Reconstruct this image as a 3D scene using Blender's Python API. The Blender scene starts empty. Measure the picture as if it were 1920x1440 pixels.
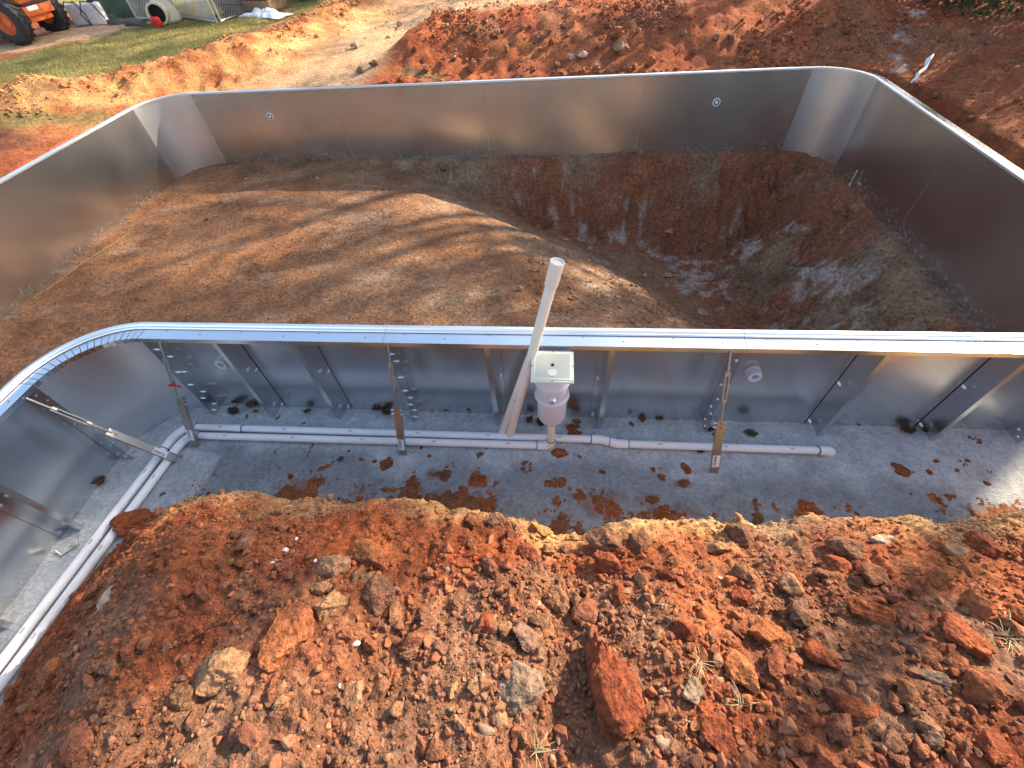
import bpy, bmesh, math, random
import numpy as np
from mathutils import Vector, Matrix

random.seed(7)
rng = np.random.default_rng(7)
SC = bpy.context.scene
COL = SC.collection
R = math.radians

# ------------------------------------------------------------------ camera
CAM = np.array([0.5751, -2.2389, 3.1403])
FW = np.array([-0.09637382, 0.64260998, -0.76010822])
RT = np.array([0.99501961, 0.08173151, -0.05706077])
UP = np.array([-0.02545697, 0.76182175, 0.64728631])
FPX = 821.72                     # focal length in pixels of the 1920 px wide photograph
cd = bpy.data.cameras.new('camera')
cam = bpy.data.objects.new('camera', cd)
COL.objects.link(cam)
m = Matrix.Identity(4)
for i in range(3):
    m[i][0] = RT[i]; m[i][1] = UP[i]; m[i][2] = -FW[i]; m[i][3] = CAM[i]
cam.matrix_world = m
cd.sensor_width = 36.0
cd.lens = FPX / 1920 * 36.0
cd.clip_start = 0.05
cd.clip_end = 2000
SC.camera = cam

# ------------------------------------------------------------------ sky and sun
SUN_AZ = R(36.0)                 # from +x towards +y
SUN_EL = R(30.0)
w = bpy.data.worlds.new('World')
SC.world = w
w.use_nodes = True
wn = w.node_tree.nodes
wl = w.node_tree.links
wn.clear()
sky = wn.new('ShaderNodeTexSky')
sky.sky_type = 'NISHITA'
sky.sun_disc = False
sky.sun_elevation = SUN_EL
sky.sun_rotation = R(90) - SUN_AZ
sky.air_density = 1.0
sky.dust_density = 2.0
sky.ozone_density = 0.0
bg = wn.new('ShaderNodeBackground')
bg.inputs[1].default_value = 0.15
wo = wn.new('ShaderNodeOutputWorld')
wl.new(sky.outputs[0], bg.inputs[0])
wl.new(bg.outputs[0], wo.inputs[0])
sd = bpy.data.lights.new('sun', 'SUN')
sd.energy = 4.4
sd.angle = R(0.53)
sd.color = (1.0, 0.84, 0.62)
sun = bpy.data.objects.new('sun', sd)
COL.objects.link(sun)
SUNV = Vector((math.cos(SUN_EL) * math.cos(SUN_AZ), math.cos(SUN_EL) * math.sin(SUN_AZ), math.sin(SUN_EL)))
sun.rotation_euler = (-SUNV).to_track_quat('-Z', 'Y').to_euler()
sun.location = (10, 8, 12)
SC.view_settings.view_transform = 'Standard'
SC.view_settings.look = 'None'
SC.view_settings.exposure = 1.4
SC.view_settings.gamma = 1.0
SC.view_settings.use_curve_mapping = False

# ------------------------------------------------------------------ numpy noise
def _hash(ix, iy, iz, seed):
    h = (ix.astype(np.int64) * 374761393 + iy.astype(np.int64) * 668265263 + iz.astype(np.int64) * 2147483647 + seed * 1442695041) & 0xFFFFFFFF
    h = ((h ^ (h >> 13)) * 1274126177) & 0xFFFFFFFF
    h = ((h ^ (h >> 16)) * 2246822519) & 0xFFFFFFFF
    return ((h ^ (h >> 15)) & 0xFFFF) / 32767.5 - 1.0

def vnoise(x, y, z=None, seed=0):
    x = np.asarray(x, float); y = np.asarray(y, float)
    if z is None:
        z = np.zeros_like(x)
        two = True
    else:
        z = np.asarray(z, float); two = False
    ix, iy, iz = np.floor(x), np.floor(y), np.floor(z)
    fx, fy, fz = x - ix, y - iy, z - iz
    fx = fx * fx * fx * (fx * (fx * 6 - 15) + 10); fy = fy * fy * fy * (fy * (fy * 6 - 15) + 10); fz = fz * fz * (3 - 2 * fz)
    def pl(dz):
        a = _hash(ix, iy, iz + dz, seed); b = _hash(ix + 1, iy, iz + dz, seed)
        c = _hash(ix, iy + 1, iz + dz, seed); d = _hash(ix + 1, iy + 1, iz + dz, seed)
        return (a * (1 - fx) + b * fx) * (1 - fy) + (c * (1 - fx) + d * fx) * fy
    if two:
        return pl(0)
    return pl(0) * (1 - fz) + pl(1) * fz

def fbm(x, y, z=None, oct=4, seed=0, gain=0.5):
    s = 0; a = 1.0; f = 1.0; t = 0
    for o in range(oct):
        s = s + a * vnoise(x * f + 17.3 * o, y * f - 9.1 * o, None if z is None else z * f, seed + o)
        t += a; a *= gain; f *= 2.03
    return s / t

def sstep(a, b, x):
    t = np.clip((x - a) / (b - a), 0, 1)
    return t * t * (3 - 2 * t)

def smin(a, b, k):
    h = np.clip(0.5 + 0.5 * (b - a) / k, 0, 1)
    return b * (1 - h) + a * h - k * h * (1 - h)

# ------------------------------------------------------------------ pool outline
H = 1.07
XL, XR, YF, X0, YB = -6.02, 4.69, 5.47, -3.08, -4.3
RC = 0.60
def arc(cx, cy, a0, a1, n):
    return [(cx + RC * math.cos(a0 + (a1 - a0) * i / n), cy + RC * math.sin(a0 + (a1 - a0) * i / n)) for i in range(n + 1)]
P2 = math.pi / 2
NA = 9
# counter-clockwise round the water
OUT = []
OUT += arc(X0 + RC, -RC, math.pi, P2, NA)            # reverse corner, from the leg to the near wall
OUT += arc(XR - RC, RC, -P2, 0, NA)
OUT += arc(XR - RC, YF - RC, 0, P2, NA)
OUT += arc(XL + RC, YF - RC, P2, math.pi, NA)
OUT += arc(XL + RC, YB + RC, math.pi, 3 * P2, NA)
OUT += arc(X0 - RC, YB + RC, -P2, 0, NA)
OUTA = np.array(OUT)

def pool_sd(x, y):
    x = np.asarray(x, float); y = np.asarray(y, float)
    shp = x.shape
    x = x.ravel(); y = y.ravel()
    d2 = np.full(x.shape, 1e9)
    ins = np.zeros(x.shape, bool)
    n = len(OUTA)
    for i in range(n):
        a = OUTA[i]; b = OUTA[(i + 1) % n]
        e = b - a
        L = e @ e
        if L < 1e-12:
            continue
        t = np.clip(((x - a[0]) * e[0] + (y - a[1]) * e[1]) / L, 0, 1)
        d2 = np.minimum(d2, (x - a[0] - t * e[0]) ** 2 + (y - a[1] - t * e[1]) ** 2)
        if abs(e[1]) > 1e-12:
            c = ((a[1] > y) != (b[1] > y)) & (x < a[0] + (y - a[1]) / e[1] * e[0])
            ins ^= c
    d = np.sqrt(d2)
    return np.where(ins, -d, d).reshape(shp)

# ------------------------------------------------------------------ ground shapes
LIPX = np.array([-4.0, -2.4, -1.69, -1.2, -0.66, -0.17, 0.12, 0.32, 0.62, 0.80, 1.05, 1.5, 1.96, 2.39, 2.73, 3.1, 4.2, 6.0])
LIPY = np.array([-1.35, -1.32, -1.17, -1.12, -1.16, -1.13, -1.17, -1.20, -1.24, -1.22, -1.14, -1.13, -1.11, -1.06, -1.10, -1.02, -0.95, -0.95])

def dseg(x, y, ax, ay, bx, by):
    ex, ey = bx - ax, by - ay
    t = np.clip(((x - ax) * ex + (y - ay) * ey) / (ex * ex + ey * ey), 0, 1)
    return np.hypot(x - ax - t * ex, y - ay - t * ey)

def bank_h(x, y, fine=True):
    """spoil bank in the crook of the L, in front of the near wall"""
    lip = np.interp(x, LIPX, LIPY) + 0.035 * fbm(x * 5, x * 0 + 3.1, oct=3, seed=5) + 0.02 * fbm(x * 22, x * 0 + 1.1, oct=2, seed=6)
    s = lip - y                                            # > 0 behind the lip
    lz = 0.70 + 0.05 * fbm(x * 2.1, x * 0, oct=3, seed=8) - 0.07 * np.exp(-((x - 0.66) / 0.20) ** 2)
    top = lz + 0.62 * (1 - np.exp(-np.maximum(s, 0) / 0.75)) + 0.05 * sstep(0.0, 0.12, s)
    face = lz + s * 4.2
    near = np.where(s > 0, top, face)
    le = -2.70 + 0.04 * fbm(y * 3, y * 0 + 2, oct=3, seed=11) + 0.12 * sstep(-1.7, -1.15, y) + 0.10 * sstep(-1.2, -0.9, y)
    q = x - le
    left = 0.07 + np.where(q > 0, 0.80 * q - 0.04 * q * q, 0.6 * q) + 0.035 * fbm(x * 4, y * 4, oct=3, seed=13) * sstep(0, .2, q)
    z = smin(near, left, 0.12)
    amp = sstep(0.12, 0.45, z)
    z = z + amp * 0.055 * fbm(x * 1.9, y * 1.9, oct=3, seed=21)
    # gully that runs down to the notch in the lip
    z = z - 0.05 * np.exp(-((x - 0.66) / 0.18) ** 2) * sstep(-1.6, -1.2, y) * amp
    if fine:
        r = 1 - np.abs(fbm(x * 7, y * 7, oct=4, seed=31))
        z = z + amp * (0.028 * (r - 0.75) + 0.014 * fbm(x * 17, y * 17, oct=3, seed=35) + 0.010 * fbm(x * 42, y * 42, oct=3, seed=37, gain=0.6))
        # small crumbled lumps
        c = fbm(x * 30, y * 30, oct=2, seed=41)
        z = z + amp * 0.014 * sstep(0.05, 0.4, c)
    return z

def land_h(x, y, fine=True):
    d = pool_sd(x, y)
    e = 0.93 + 0.10 * fbm(x * 0.9, y * 0.9, oct=3, seed=51) + 0.05 * fbm(x * 4, y * 4, oct=2, seed=52)
    rim = 0.86 + 0.06 * fbm(x * 0.8, y * 0.8, oct=2, seed=53)
    base = rim + 0.14 * sstep(0.0, 1.2, d - e)
    # far berm of red spoil behind the far wall
    berm = 0.42 * sstep(6.4, 8.3, y) * (1 - sstep(9.2, 11.0, y)) * sstep(-3.3, -2.2, x - 0.25 * (y - 6.5)) * (1 - sstep(5.0, 7.5, x))
    base = base + berm + 0.12 * sstep(9, 12, y) * sstep(-3, 0, x)
    # spoil heaps on the left side
    base = base + 0.34 * np.exp(-((x + 8.15) / 0.95) ** 2 - ((y - 5.75) / 0.75) ** 2)
    base = base + 0.14 * np.exp(-((x + 9.6) / 1.2) ** 2 - ((y - 5.1) / 0.9) ** 2)
    base = base + 0.26 * np.exp(-(dseg(x, y, -7.05, 6.5, -5.7, 7.7) / 0.50) ** 2)
    base = base + 0.22 * np.exp(-(dseg(x, y, -5.5, 8.3, -5.0, 12.5) / 0.60) ** 2)
    base = base + 0.22 * np.exp(-(dseg(x, y, -5.3, 13.5, -1.5, 13.5) / 1.0) ** 2)
    # right hand bank climbs away from the pool
    base = base + 0.07 * np.clip(x - 5.9, 0, 5) * (1 - sstep(11, 16, y)) * sstep(-3, 0, y)
    base = base + 0.45 * sstep(5.2, 6.0, x) * (1 - sstep(1.5, 3.5, y)) * sstep(-6, -3, y)  # extra rise added out of view to shade the trench's right end
    face = rim + (d - e) * 4.5
    z = np.where(d > e, base, np.minimum(face, base))
    if fine:
        lawn = lawn_mask(x, y)
        track = track_mask(x, y)
        rough = sstep(0.2, 0.6, z) * (1 - 0.93 * lawn) * (1 - 0.7 * track)
        loose = loose_mask(x, y)
        r = 1 - np.abs(fbm(x * 3.1, y * 3.1, oct=4, seed=61))
        z = z + rough * (0.05 * fbm(x * 1.3, y * 1.3, oct=3, seed=62) + loose * (0.10 * (r - 0.7) + 0.05 * fbm(x * 9, y * 9, oct=3, seed=63)) + 0.02 * fbm(x * 11, y * 11, oct=2, seed=64))
    fade = sstep(16, 30, np.hypot(x, y - 3))
    return z * (1 - fade) + 0.95 * fade

def in_poly(x, y, poly):
    ins = np.zeros(np.shape(x), bool)
    n = len(poly)
    for i in range(n):
        ax, ay = poly[i]; bx, by = poly[(i + 1) % n]
        if ay != by:
            ins ^= ((ay > y) != (by > y)) & (x < ax + (y - ay) / (by - ay) * (bx - ax))
    return ins
LAWN = [(-13.5, 5.8), (-10.0, 6.6), (-8.9, 6.7), (-7.9, 7.2), (-6.9, 8.0), (-6.6, 9.5), (-6.7, 11.0), (-5.6, 12.6), (-5.8, 20), (-30, 26), (-30, 20), (-12.0, 12.9), (-10.3, 12.0), (-10.9, 10.6), (-11.8, 8.9), (-13.5, 7.4)]
def lawn_mask(x, y):
    jx = x + 0.22 * fbm(x * 1.7, y * 1.7, oct=3, seed=71)
    jy = y + 0.22 * fbm(x * 1.7 + 9, y * 1.7, oct=3, seed=72)
    far = (np.hypot(x, y - 3) > 19)
    return np.where(far, 1.0, in_poly(jx, jy, LAWN).astype(float))
def track_mask(x, y):
    # dusty path that runs between the red berm and the left ridge
    a = dseg(x, y, -4.1, 6.3, -3.6, 9.3)
    b = dseg(x, y, -3.6, 9.3, 2.5, 11.2)
    c = dseg(x, y, 2.5, 11.2, 6.0, 10.5)
    t = np.minimum(np.minimum(a, b), c) + 0.25 * fbm(x * 1.5, y * 1.5, oct=3, seed=75)
    t1 = 1 - sstep(0.95, 1.55, t)
    # vehicle track by the loader
    u = dseg(x, y, -20, 7.5, -13.0, 10.6); v = dseg(x, y, -13.0, 10.6, -10.5, 11.9)
    t2 = 1 - sstep(0.9, 1.5, np.minimum(u, v) + 0.2 * fbm(x * 1.5, y * 1.5, oct=3, seed=76))
    return np.maximum(t1, t2)
def loose_mask(x, y):
    a = 1 - sstep(0.6, 1.4, np.minimum(np.minimum(dseg(x, y, -7.05, 6.5, -5.7, 7.7), dseg(x, y, -5.7, 7.7, -5.0, 12.5)), np.hypot(x + 8.1, y - 5.7)))
    b = sstep(-3.0, -2.2, x - 0.25 * (y - 6.5)) * sstep(5.9, 6.4, y) * (1 - sstep(8.8, 9.8, y))
    c = 0.55 * sstep(5.2, 6, x)
    return np.clip(np.maximum(np.maximum(a, b), c), 0.15, 1)

# pool floor with the deep-end hopper
BA = np.array([-2.62, 5.47]); BB = np.array([1.30, 0.95])
def floor_h(x, y, fine=True):
    e = BB - BA
    e = e / np.linalg.norm(e)
    d1 = (x - BA[0]) * (-e[1]) + (y - BA[1]) * e[0]          # > 0 on the deep side
    wob = 0.10 * fbm(x * 1.1, y * 1.1, oct=3, seed=81)
    a = 0.62 * 0.42 * np.log1p(np.exp(np.clip((d1 + wob - 0.30) / 0.42, -30, 30))) - 0.03
    b = 1.05 * np.maximum(XR - x - 0.05 + 2 * wob, 0) + 0.03
    c = 1.55 * np.maximum(YF - y - 0.06 + 1.4 * wob, 0) + 0.02
    d = 0.95 * np.maximum(y - 0.25, 0)
    m = smin(smin(a, b, 0.15), smin(c, d, 0.15), 0.15)
    m = smin(m, np.full_like(m, 1.22), 0.30)
    m = np.maximum(m, 0)
    deep = sstep(0.05, 0.35, m)
    rock = sstep(2.0, 3.2, x - 0.15 * y) * deep
    z = -m
    z = z + 0.018 * fbm(x * 1.2, y * 1.2, oct=3, seed=83) * (1 - deep)
    if fine:
        r = 1 - np.abs(fbm(x * 2.3 + 0.5 * y, y * 1.6 - 0.4 * x, oct=5, seed=85))
        wallb = sstep(YF - 1.3, YF - 0.6, y) * deep
        z = z + (0.24 * rock + 0.16 * wallb) * (r - 0.72) + 0.05 * (rock + wallb) * fbm(x * 9, y * 9, oct=3, seed=87)
        # excavator bucket scrapes and crumbled ledges
        sc_ = 1 - np.abs(fbm(x * 1.1 + y * 0.5, y * 5.5 - x * 2.0, oct=3, seed=184))
        z = z + deep * 0.035 * (sc_ - 0.7)
        led = fbm(x * 3.4, y * 3.4, oct=5, seed=185, gain=0.6)
        z = z + (rock + 0.7 * wallb) * 0.19 * (np.floor(led * 4 + 0.5) / 4 * 0.6 + led * 0.4)
        z = z + 0.012 * (1 - deep) * fbm(x * 2.6 + y, y * 6.0, oct=4, seed=186) + 0.006 * fbm(x * 8, y * 8, oct=3, seed=88) + 0.010 * deep * fbm(x * 5 + y * 2, y * 11, oct=3, seed=89)
    return np.minimum(z, 0.03)

def concrete_h(x, y, fine=True):
    d = pool_sd(x, y)
    z = 0.095 + 0.010 * fbm(x * 2, y * 2, oct=3, seed=91)
    if fine:
        slump = sstep(0.45, 0.8, d + 0.18 * fbm(x * 2.5, y * 2.5, oct=3, seed=93))
        z = z + slump * (0.045 * fbm(x * 4.3, y * 4.3, oct=5, seed=94, gain=0.6) + 0.022) + 0.004 * fbm(x * 26, y * 26, oct=3, seed=95)
        for fx, fy in ((-2.47, -0.53), (-0.63, -0.50), (1.78, -0.54), (-2.46, -0.60)):
            z = z + 0.045 * np.exp(-((x - fx) ** 2 + (y - fy) ** 2) / 0.075 ** 2)
    return z

# ------------------------------------------------------------------ pixel of the photograph -> point on a surface
def hit(px, py, hf=None, z=None):
    d = FW * FPX + RT * (px - 960) - UP * (py - 720)
    d = d / np.linalg.norm(d)
    if z is not None:
        return CAM + d * (z - CAM[2]) / d[2]
    lo, hi = 0.8, 28.0
    for n_ in (300, 40, 40):
        t = np.linspace(lo, hi, n_)
        X = CAM[0] + d[0] * t; Y = CAM[1] + d[1] * t; Z = CAM[2] + d[2] * t
        below = Z < hf(X, Y)
        if not below.any():
            return hit(px, py, z=0.1)
        k = int(np.argmax(below))
        lo, hi = t[max(k - 1, 0)], t[k]
    return np.array([X[k], Y[k], Z[k]])

# ------------------------------------------------------------------ node helpers
def new_mat(name):
    mt = bpy.data.materials.new(name)
    mt.use_nodes = True
    nt = mt.node_tree
    b = nt.nodes['Principled BSDF']
    return mt, nt, b
def N(nt, t, **kw):
    n = nt.nodes.new(t)
    for k, v in kw.items():
        setattr(n, k, v)
    return n
def noise(nt, vec, scale, detail=4, rough=0.55, dist=0.0):
    n = N(nt, 'ShaderNodeTexNoise')
    n.inputs['Scale'].default_value = scale
    n.inputs['Detail'].default_value = detail
    n.inputs['Roughness'].default_value = rough
    n.inputs['Distortion'].default_value = dist
    if vec is not None:
        nt.links.new(vec, n.inputs['Vector'])
    return n.outputs['Fac']
def ramp(nt, fac, stops):
    r = N(nt, 'ShaderNodeValToRGB')
    el = r.color_ramp.elements
    while len(el) > len(stops):
        el.remove(el[-1])
    while len(el) < len(stops):
        el.new(0.5)
    for e, (p, c) in zip(el, stops):
        e.position = p
        e.color = (c if isinstance(c, (tuple, list)) else (c, c, c)) + (() if isinstance(c, (tuple, list)) and len(c) == 4 else (1,)) if isinstance(c, tuple) else (c, c, c, 1)
    nt.links.new(fac, r.inputs[0])
    return r.outputs[0]
def mix(nt, fac, a, b, mode='MIX'):
    n = N(nt, 'ShaderNodeMix', data_type='RGBA', blend_type=mode)
    for sock, v in ((n.inputs[0], fac), (n.inputs[6], a), (n.inputs[7], b)):
        if hasattr(v, 'is_linked') or hasattr(v, 'links'):
            nt.links.new(v, sock)
        elif isinstance(v, (int, float)):
            sock.default_value = v if sock == n.inputs[0] else (v, v, v, 1)
        else:
            sock.default_value = tuple(v) + (1,)
    return n.outputs[2]
def math_(nt, op, a, b=None):
    n = N(nt, 'ShaderNodeMath', operation=op)
    for s, v in zip(n.inputs, (a, b)):
        if v is None:
            continue
        if isinstance(v, (int, float)):
            s.default_value = v
        else:
            nt.links.new(v, s)
    return n.outputs[0]
def bump(nt, b, h, strength, dist, normal=None):
    n = N(nt, 'ShaderNodeBump')
    n.inputs['Strength'].default_value = strength
    n.inputs['Distance'].default_value = dist
    nt.links.new(h, n.inputs['Height'])
    if normal is not None:
        nt.links.new(normal, n.inputs['Normal'])
    if b is not None:
        nt.links.new(n.outputs[0], b.inputs['Normal'])
    return n.outputs[0]
def wpos(nt):
    return N(nt, 'ShaderNodeNewGeometry').outputs['Position']
def opos(nt):
    return N(nt, 'ShaderNodeTexCoord').outputs['Object']

# ------------------------------------------------------------------ materials
MAT = {}
def soil_mat(name, use, fine=60.0, bs=0.6, var=0.5, bd=0.01):
    """earth: colour from the mesh attribute (use='attr') or the object colour (use='obj'), broken up by grain"""
    mt, nt, b = new_mat(name)
    if use == 'attr':
        base = N(nt, 'ShaderNodeAttribute', attribute_name='col').outputs['Color']
    else:
        base = N(nt, 'ShaderNodeObjectInfo').outputs['Color']
    p = wpos(nt)
    n1 = noise(nt, p, 3.2, 6, 0.62)
    n2 = noise(nt, p, 17, 5, 0.6)
    n3 = noise(nt, p, fine, 4, 0.7)
    v1 = ramp(nt, n1, [(0.30, 1 - 0.45 * var), (0.72, 1 + 0.35 * var)])
    v2 = ramp(nt, n2, [(0.30, 1 - 0.55 * var), (0.70, 1 + 0.45 * var)])
    v3 = ramp(nt, n3, [(0.34, 1 - 0.75 * var), (0.66, 1 + 0.60 * var)])
    c = mix(nt, 1.0, base, v1, 'MULTIPLY')
    c = mix(nt, 1.0, c, v2, 'MULTIPLY')
    c = mix(nt, 1.0, c, v3, 'MULTIPLY')
    # pale dusty grains and dark crumbs
    sp = ramp(nt, noise(nt, p, fine * 1.7, 2, 0.5), [(0.66, 0.0), (0.74, 1.0)])
    c = mix(nt, math_(nt, 'MULTIPLY', sp, 0.35), c, (0.42, 0.30, 0.20))
    nt.links.new(c, b.inputs['Base Color'])
    b.inputs['Roughness'].default_value = 0.92
    b.inputs['Specular IOR Level'].default_value = 0.2
    h = math_(nt, 'ADD', math_(nt, 'MULTIPLY', n2, 0.8), math_(nt, 'MULTIPLY', n3, 0.6))
    bump(nt, b, h, bs, bd)
    MAT[name] = mt
    return mt
soil_mat('earth', 'attr', 50, 1.0, 0.62, 0.026)
soil_mat('pool_earth', 'attr', 30, 1.0, 0.55, 0.03)
soil_mat('clod', 'obj', 48, 1.0, 0.60, 0.028)
soil_mat('crumbs', 'attr', 80, 0.5, 0.40, 0.006)

def plain(name, col, rough=0.5, metal=0.0, spec=0.5, vary=0.0, scale=8.0, bumpy=0.0, bd=0.002, obj=False):
    mt, nt, b = new_mat(name)
    p = opos(nt)
    if vary > 0:
        n1 = noise(nt, p, scale, 5, 0.6)
        v = ramp(nt, n1, [(0.3, 1 - vary), (0.7, 1 + vary)])
        c = mix(nt, 1.0, col, v, 'MULTIPLY')
        nt.links.new(c, b.inputs['Base Color'])
        rr = ramp(nt, n1, [(0.3, max(rough - 0.08, 0.02)), (0.7, min(rough + 0.1, 1))])
        nt.links.new(rr, b.inputs['Roughness'])
    else:
        b.inputs['Base Color'].default_value = tuple(col) + (1,)
        b.inputs['Roughness'].default_value = rough
    b.inputs['Metallic'].default_value = metal
    b.inputs['Specular IOR Level'].default_value = spec
    if bumpy > 0:
        bump(nt, b, noise(nt, p, scale * 6, 4, 0.6), bumpy, bd)
    MAT[name] = mt
    return mt

def galv(name, col, rough, brush=1.0, dirt=0.0):
    """galvanised sheet: soft brushed reflections with faint streaks and spangle"""
    mt, nt, b = new_mat(name)
    p = wpos(nt)
    mp = N(nt, 'ShaderNodeMapping')
    mp.inputs['Scale'].default_value = (1.0, 1.0, 60.0)
    nt.links.new(p, mp.inputs['Vector'])
    st = noise(nt, mp.outputs[0], 3.0, 4, 0.6)
    sp = noise(nt, p, 24, 4, 0.6)
    big = noise(nt, p, 2.2, 4, 0.55)
    v = ramp(nt, st, [(0.3, 0.93), (0.7, 1.04)])
    v2 = ramp(nt, big, [(0.3, 0.96), (0.7, 1.03)])
    c = mix(nt, 1.0, mix(nt, 1.0, col, v, 'MULTIPLY'), v2, 'MULTIPLY')
    if dirt > 0:
        # dust splashed on the foot of the sheet
        z = N(nt, 'ShaderNodeSeparateXYZ')
        nt.links.new(p, z.inputs[0])
        hz = ramp(nt, z.outputs[2], [(0.08, 1.0), (0.24, 0.0)])
        sm = ramp(nt, noise(nt, p, 22, 6, 0.7), [(0.54, 0.0), (0.68, 1.0)])
        f = math_(nt, 'MULTIPLY', math_(nt, 'MULTIPLY', hz, sm), dirt)
        c = mix(nt, f, c, (0.20, 0.13, 0.085))
        b.inputs['Metallic'].default_value = 1.0
        nt.links.new(math_(nt, 'SUBTRACT', 1.0, f), b.inputs['Metallic'])
    else:
        b.inputs['Metallic'].default_value = 1.0
    nt.links.new(c, b.inputs['Base Color'])
    rr = ramp(nt, big, [(0.3, rough - 0.012), (0.7, rough + 0.015)])
    nt.links.new(rr, b.inputs['Roughness'])
    bump(nt, b, math_(nt, 'ADD', math_(nt, 'MULTIPLY', st, 0.06), big), 0.022 * brush, 0.006)
    MAT[name] = mt
    return mt
galv('sheet_steel', (0.69, 0.715, 0.73), 0.24, 1.0, 0.45)
galv('corner_steel', (0.80, 0.82, 0.84), 0.34, 0.7, 0.3)
galv('coping_steel', (0.78, 0.81, 0.83), 0.20, 0.4)
galv('track_steel', (0.90, 0.90, 0.90), 0.40, 0.2)
galv('brace_steel', (0.46, 0.44, 0.42), 0.40, 0.3)
galv('bolt_steel', (0.85, 0.85, 0.86), 0.22, 0.1)

def pvc(name, col):
    mt, nt, b = new_mat(name)
    p = wpos(nt)
    n1 = noise(nt, p, 12, 6, 0.65)
    c = mix(nt, ramp(nt, n1, [(0.60, 0.0), (0.80, 0.5)]), col, (0.50, 0.40, 0.31))
    n2 = noise(nt, p, 3.0, 3, 0.5)
    c = mix(nt, 1.0, c, ramp(nt, n2, [(0.3, 0.93), (0.7, 1.03)]), 'MULTIPLY')
    nt.links.new(c, b.inputs['Base Color'])
    b.inputs['Roughness'].default_value = 0.38
    b.inputs['Specular IOR Level'].default_value = 0.4
    MAT[name] = mt
pvc('pvc', (0.88, 0.87, 0.86))
pvc('pvc_old', (0.80, 0.71, 0.60))
pvc('skimmer_plastic', (0.60, 0.565, 0.60))  # lilac cast of the shade put into the plastic colour
pvc('lid_plastic', (0.62, 0.62, 0.52))  # cream of the sunlit lid put into the plastic colour
pvc('lid_grime', (0.40, 0.39, 0.31))
plain('primer_blue', (0.02, 0.10, 0.22), 0.5)
plain('print_grey', (0.36, 0.36, 0.38), 0.6)
plain('black_rubber', (0.025, 0.025, 0.027), 0.75, vary=0.4, scale=5, bumpy=0.3, bd=0.01)
plain('hole_black', (0.008, 0.008, 0.008), 0.9)
plain('label_paper', (0.80, 0.80, 0.80), 0.6)
plain('label_ink', (0.03, 0.03, 0.06), 0.6)
plain('red_tag', (0.55, 0.01, 0.012), 0.5)
plain('orange_paint', (0.62, 0.14, 0.03), 0.45, vary=0.3, scale=3)
plain('grey_paint', (0.10, 0.10, 0.10), 0.5, vary=0.3, scale=3)
plain('glass_dark', (0.02, 0.025, 0.03), 0.08)
plain('white_plastic', (0.72, 0.70, 0.66), 0.5, vary=0.15, scale=4)
plain('yellow_plastic', (0.70, 0.66, 0.03), 0.5)
plain('green_tarp', (0.055, 0.10, 0.055), 0.55, vary=0.4, scale=2.5, bumpy=0.6, bd=0.05)
plain('beige_plastic', (0.62, 0.54, 0.38), 0.55, vary=0.12, scale=4)
plain('red_cloth', (0.62, 0.02, 0.02), 0.7)
plain('white_sheet', (0.80, 0.80, 0.80), 0.45, vary=0.08)
plain('timber', (0.30, 0.18, 0.10), 0.8, vary=0.35, scale=6, bumpy=0.4)
plain('wire', (0.52, 0.53, 0.54), 0.4, metal=1.0)
plain('string', (0.40, 0.34, 0.10), 0.8)
plain('lime', (0.72, 0.72, 0.72), 0.9, vary=0.2, scale=30, bumpy=0.6)
plain('bark', (0.10, 0.070, 0.048), 0.95, vary=0.45, scale=7, bumpy=0.9, bd=0.03)
plain('dry_grass', (0.52, 0.42, 0.22), 0.8, vary=0.3)
plain('straw', (0.60, 0.42, 0.12), 0.85, vary=0.35, scale=9, bumpy=0.9, bd=0.03)
plain('log_skin', (0.12, 0.11, 0.085), 0.9, vary=0.3, scale=6, bumpy=0.7)

def leaf_mat(name, cols, trans=0.35):
    mt, nt, b = new_mat(name)
    oi = N(nt, 'ShaderNodeObjectInfo')
    a = noise(nt, wpos(nt), 2.3, 3, 0.5)
    c = ramp(nt, a, [(0.3, cols[0]), (0.7, cols[1])])
    nt.links.new(c, b.inputs['Base Color'])
    b.inputs['Roughness'].default_value = 0.65
    b.inputs['Specular IOR Level'].default_value = 0.3
    tr = N(nt, 'ShaderNodeBsdfTranslucent')
    nt.links.new(c, tr.inputs['Color'])
    ms = N(nt, 'ShaderNodeMixShader')
    ms.inputs[0].default_value = trans
    nt.links.new(b.outputs[0], ms.inputs[1])
    nt.links.new(tr.outputs[0], ms.inputs[2])
    nt.links.new(ms.outputs[0], nt.nodes['Material Output'].inputs[0])
    MAT[name] = mt
leaf_mat('evergreen', ((0.018, 0.040, 0.012), (0.045, 0.085, 0.022)), 0.2)
leaf_mat('broadleaf', ((0.05, 0.09, 0.02), (0.12, 0.13, 0.03)), 0.3)
leaf_mat('lawn_blades', ((0.20, 0.18, 0.055), (0.40, 0.34, 0.11)), 0.25)
leaf_mat('oak_brown', ((0.065, 0.035, 0.018), (0.13, 0.060, 0.025)), 0.1)
leaf_mat('oak_rust', ((0.16, 0.055, 0.02), (0.26, 0.10, 0.03)), 0.1)
leaf_mat('oak_green', ((0.05, 0.065, 0.03), (0.09, 0.10, 0.05)), 0.1)

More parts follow.
